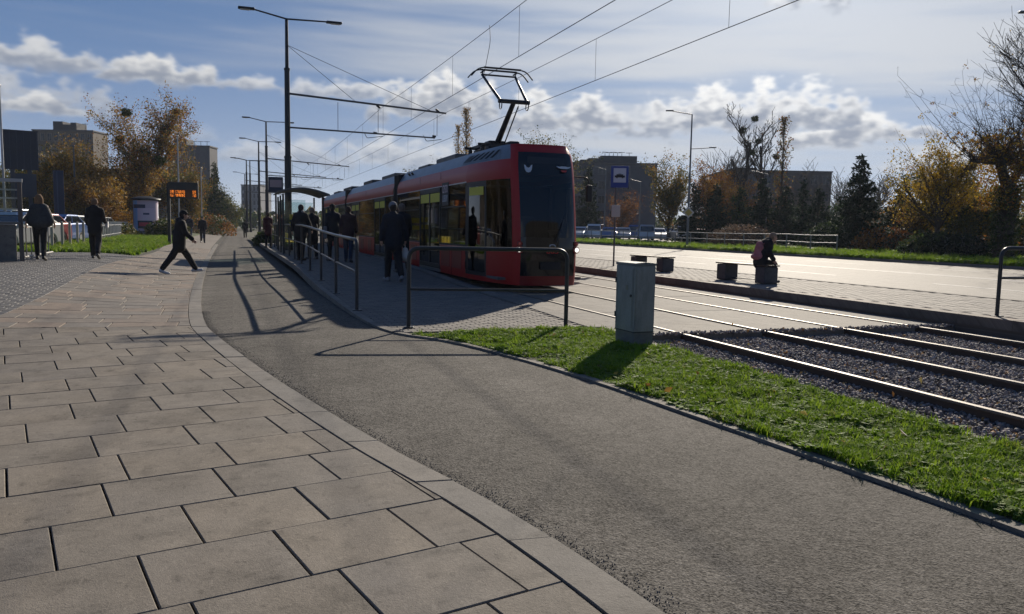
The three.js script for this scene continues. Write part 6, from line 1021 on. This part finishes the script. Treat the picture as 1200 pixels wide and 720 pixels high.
{ // seated on the bench with the back to the tram
  const m = person('person in dark fur trimmed coat sitting on the concrete bench', [12.5, ISLAND_Y + 0.48, -17.0], Math.PI / 2 - 0.15, { height: 1.52, seat: 0.135, jacket: [0.013, 0.012, 0.016], coat: 0.1, fat: 1.12, trousers: [0.012, 0.012, 0.015], shoes: [0.02, 0.02, 0.02], hair: [0.3, 0.22, 0.15], furHood: [0.42, 0.34, 0.27], legs: [[82, 84], [76, 82]], arms: [[-6, 40], [-6, 40]], lean: 24, nod: 26 });
  const p = worldPoint(m, m.back), b = thing('backpack', 'dusty pink backpack worn by the person on the bench', 'backpack', [p.x, p.y - 0.24, p.z], Math.PI / 2 - 0.15), pink = cloth([0.5, 0.19, 0.21]);
  mesh('main_pouch', netMesh([[0, 0.0, -0.08, 0, 0.3, -0.05, 0.13, 0.09], [0.06, 0, -0.08, -0.06, 0, -0.08, 0.11, 0.11], [0.05, 0.22, -0.05, -0.05, 0.22, -0.05, 0.08, 0.08]], 0.015), pink, b); mesh('front_pocket', netMesh([[0.05, 0.0, -0.18, -0.05, 0.0, -0.18, 0.065, 0.065]], 0.012), pink, b);
  for (const k of [-1, 1]) mesh('strap', pipe([[k * 0.08, 0.3, -0.02], [k * 0.12, 0.38, 0.1], [k * 0.13, 0.2, 0.2]], 0.016, 6, 4, 0.06), cloth([0.28, 0.09, 0.1]), b);
}
// ------------------------------------------------------------------ far buildings
function block(name, label, px0, px1, dist, h, o) {             // flat-roofed block whose camera-side face spans two pixels' directions
  const a = o.at ? new THREE.Vector3(o.at[0], 0, o.at[1]) : distAt(px0, 262, dist), b = o.at ? new THREE.Vector3(o.at[2], 0, o.at[3]) : distAt(px1, 262, dist * (o.skew ?? 1)), L = Math.hypot(b.x - a.x, b.z - a.z), base = o.base ?? 0.2, depth = o.depth ?? 12, turn = Math.atan2(-(b.z - a.z), b.x - a.x);
  const t = thing(name, label, 'building', [a.x, base, a.z], turn, o.group), wall = M(o.wall, 0.85, { map: dirt }), pane = M([0.02, 0.024, 0.03], 0.08), frame = M(o.wall.map((c) => c * 1.35), 0.7);
  const w = mesh('wall', [box(L, h + 0.2, depth, L / 2, h / 2 - 0.1, -depth / 2)], wall, t);
  mesh('roof', box(L + 0.3, 0.25, depth + 0.3, L / 2, h + 0.13, -depth / 2), M([0.09, 0.09, 0.095], 0.8), t);
  const n = o.floors, m = o.cols, fh = h / n, pitch = L / m;
  for (let i = 0; i < n; i++) for (let j = 0; j < m; j++) { if (o.skip && o.skip(i, j)) continue; const cx = (j + 0.5) * pitch, cy = i * fh + fh * 0.55, ww = Math.min(1.7, pitch * 0.55), f = mesh('window', [box(ww + 0.14, 0.07, 0.1, cx, cy - 0.74, 0.03), box(ww + 0.14, 0.07, 0.06, cx, cy + 0.74, 0.02), box(0.07, 1.41, 0.06, cx - ww / 2 - 0.03, cy, 0.02), box(0.07, 1.41, 0.06, cx + ww / 2 + 0.03, cy, 0.02), box(0.05, 1.41, 0.05, cx, cy, 0.018)], frame, t); mesh('pane', box(ww, 1.41, 0.02, cx, cy, 0.006), pane, f); }
  if (o.bands) for (let i = 1; i < n; i++) mesh('floor_band', box(L, 0.12, 0.05, L / 2, i * fh, 0.02), M(o.wall.map((c) => c * 0.7), 0.85), t);
  (o.roofBoxes ?? []).forEach(([u, bw, bh]) => mesh('roof_hut', box(bw, bh, 4, u * L, h + 0.25 + bh / 2, -depth * 0.5), M([0.06, 0.06, 0.065], 0.8), t));
  (o.aerials ?? []).forEach(([u, ah, y]) => mesh('aerial', [bar([u * L, h + (y ?? 0.2), -depth * 0.5], [u * L, h + (y ?? 0.2) + ah, -depth * 0.5], 0.06, 0.04, 6), bar([u * L - 0.6, h + (y ?? 0.2) + ah * 0.9, -depth * 0.5], [u * L + 0.6, h + (y ?? 0.2) + ah * 0.9, -depth * 0.5], 0.05)], mat.darkSteel, t));
  return t;
}
block('apartment_block', 'dark grey apartment block with roof huts and aerials right of the tram', 640, 768, 150, 13.5, { wall: [0.10, 0.105, 0.12], floors: 5, cols: 9, depth: 14, skip: (i, j) => j > 6, roofBoxes: [[0.36, 1.6, 0.9], [0.45, 2.2, 1.2], [0.68, 7.0, 1.7]], aerials: [[0.3, 0.9], [0.33, 0.8], [0.42, 1.4], [0.56, 1.0, 1.9], [0.6, 0.9, 1.9], [0.64, 1.0, 1.9], [0.68, 0.9, 1.9], [0.72, 1.0, 1.9], [0.79, 0.9, 1.9]] });
block('flat_roofed_building', 'dark flat roofed building behind the bare trees', 850, 972, 150, 12.6, { wall: [0.12, 0.105, 0.1], floors: 4, cols: 9, depth: 14, bands: true, roofBoxes: [[0.25, 4, 0.8]] });
block('apartment_block', 'tan apartment block with dark roof huts above the olive trees', 42, 112, 165, 19.4, { wall: [0.17, 0.14, 0.11], floors: 7, cols: 9, depth: 6, bands: true, roofBoxes: [[0.38, 2.0, 1.8], [0.52, 3.2, 1.2], [0.64, 1.2, 1.6]], aerials: [[0.3, 1.4], [0.75, 1.8]] });
block('apartment_block', 'grey apartment block behind the masts and distant walkers', 198, 247, 172, 17.4, { wall: [0.13, 0.13, 0.14], floors: 6, cols: 6, depth: 4.5, skip: (i, j) => j > 3, roofBoxes: [[0.3, 2.6, 1.3]], aerials: [[0.3, 1.5, 1.5], [0.55, 1.2], [0.7, 1.2], [0.85, 1.2]] });
block('apartment_block', 'low tan wing joining the two left apartment blocks', 118, 196, 178, 12.6, { wall: [0.15, 0.125, 0.105], floors: 4, cols: 10, depth: 6, bands: true });
block('tower_block', 'pale distant tower block at the end of the path', 283, 305, 260, 13.6, { wall: [0.24, 0.25, 0.27], floors: 6, cols: 5, depth: 12 });
block('low_building', 'low pale building behind the parked cars on the left', -60, 60, 110, 6.5, { wall: [0.24, 0.23, 0.22], floors: 2, cols: 12, depth: 10 });
// the left-hand houses and trees just outside the frame, mirrored in the tram's side, and the block behind the viewpoint, mirrored in its windscreen
block('apartment_block', 'brown apartment block past the billboard, mirrored in the tram windows', 0, 0, 0, 15, { at: [-75, -58, -55, -120], wall: [0.15, 0.12, 0.1], floors: 5, cols: 12, depth: 12, bands: true });
block('apartment_block', 'grey apartment block behind the viewpoint, mirrored in the windscreen', 0, 0, 0, 20, { at: [46, 44, -34, 52], wall: [0.13, 0.125, 0.12], floors: 7, cols: 18, depth: 12, bands: true });
for (const [x, z, s, h] of [[-27, -44, 301, 9], [-33, -62, 302, 10], [-40, -80, 303, 9.5], [-33, -34, 304, 9.5]]) broadTree('yellowing_tree', ['olive and gold tree beside the car park, first in the mirrored row', 'olive and gold tree beside the car park, second in the mirrored row', 'olive and gold tree beside the car park, third in the mirrored row', 'olive and gold tree beside the car park, fourth in the mirrored row'][s - 301], [x, 0.28, z], { seed: s, height: h, radius: 0.24, depth: 3, kids: [4, 3, 2], spread: 0.75, bend: 0.3, clear: 1, wide: 1.2, leaves: 3000, leaf: 0.24, cluster: 0.8, gap: -0.5, palette: [...P.gold, ...P.olive] }, 'trees on the left');
{ // wood at the far end of the line: reads as one mass
  const r = rand(201), pts = [];
  for (let i = 0; i < 30000; i++) { const az = (-85 + 170 * r()) * Math.PI / 180, d = 205 + 60 * r(), h = 4.5 + 2.2 * slow.noise(az * 16, 1, 0) + 1.6 * slow.noise(az * 50, 4, 0); pts.push([Math.sin(az) * d, Math.pow(r(), 0.6) * h, -Math.cos(az) * d, 0.5 + slow.noise(az * 30, 8, 1)]); }
  const m = mesh('distant_wood', leafMesh(pts, 1.0, [...P.olive, ...P.green, ...P.pine, ...P.rust], r), leafMat); m.userData = { kind: 'stuff', label: 'low line of distant mixed trees along the horizon', category: 'trees' };
}
renderer.render(scene, camera);
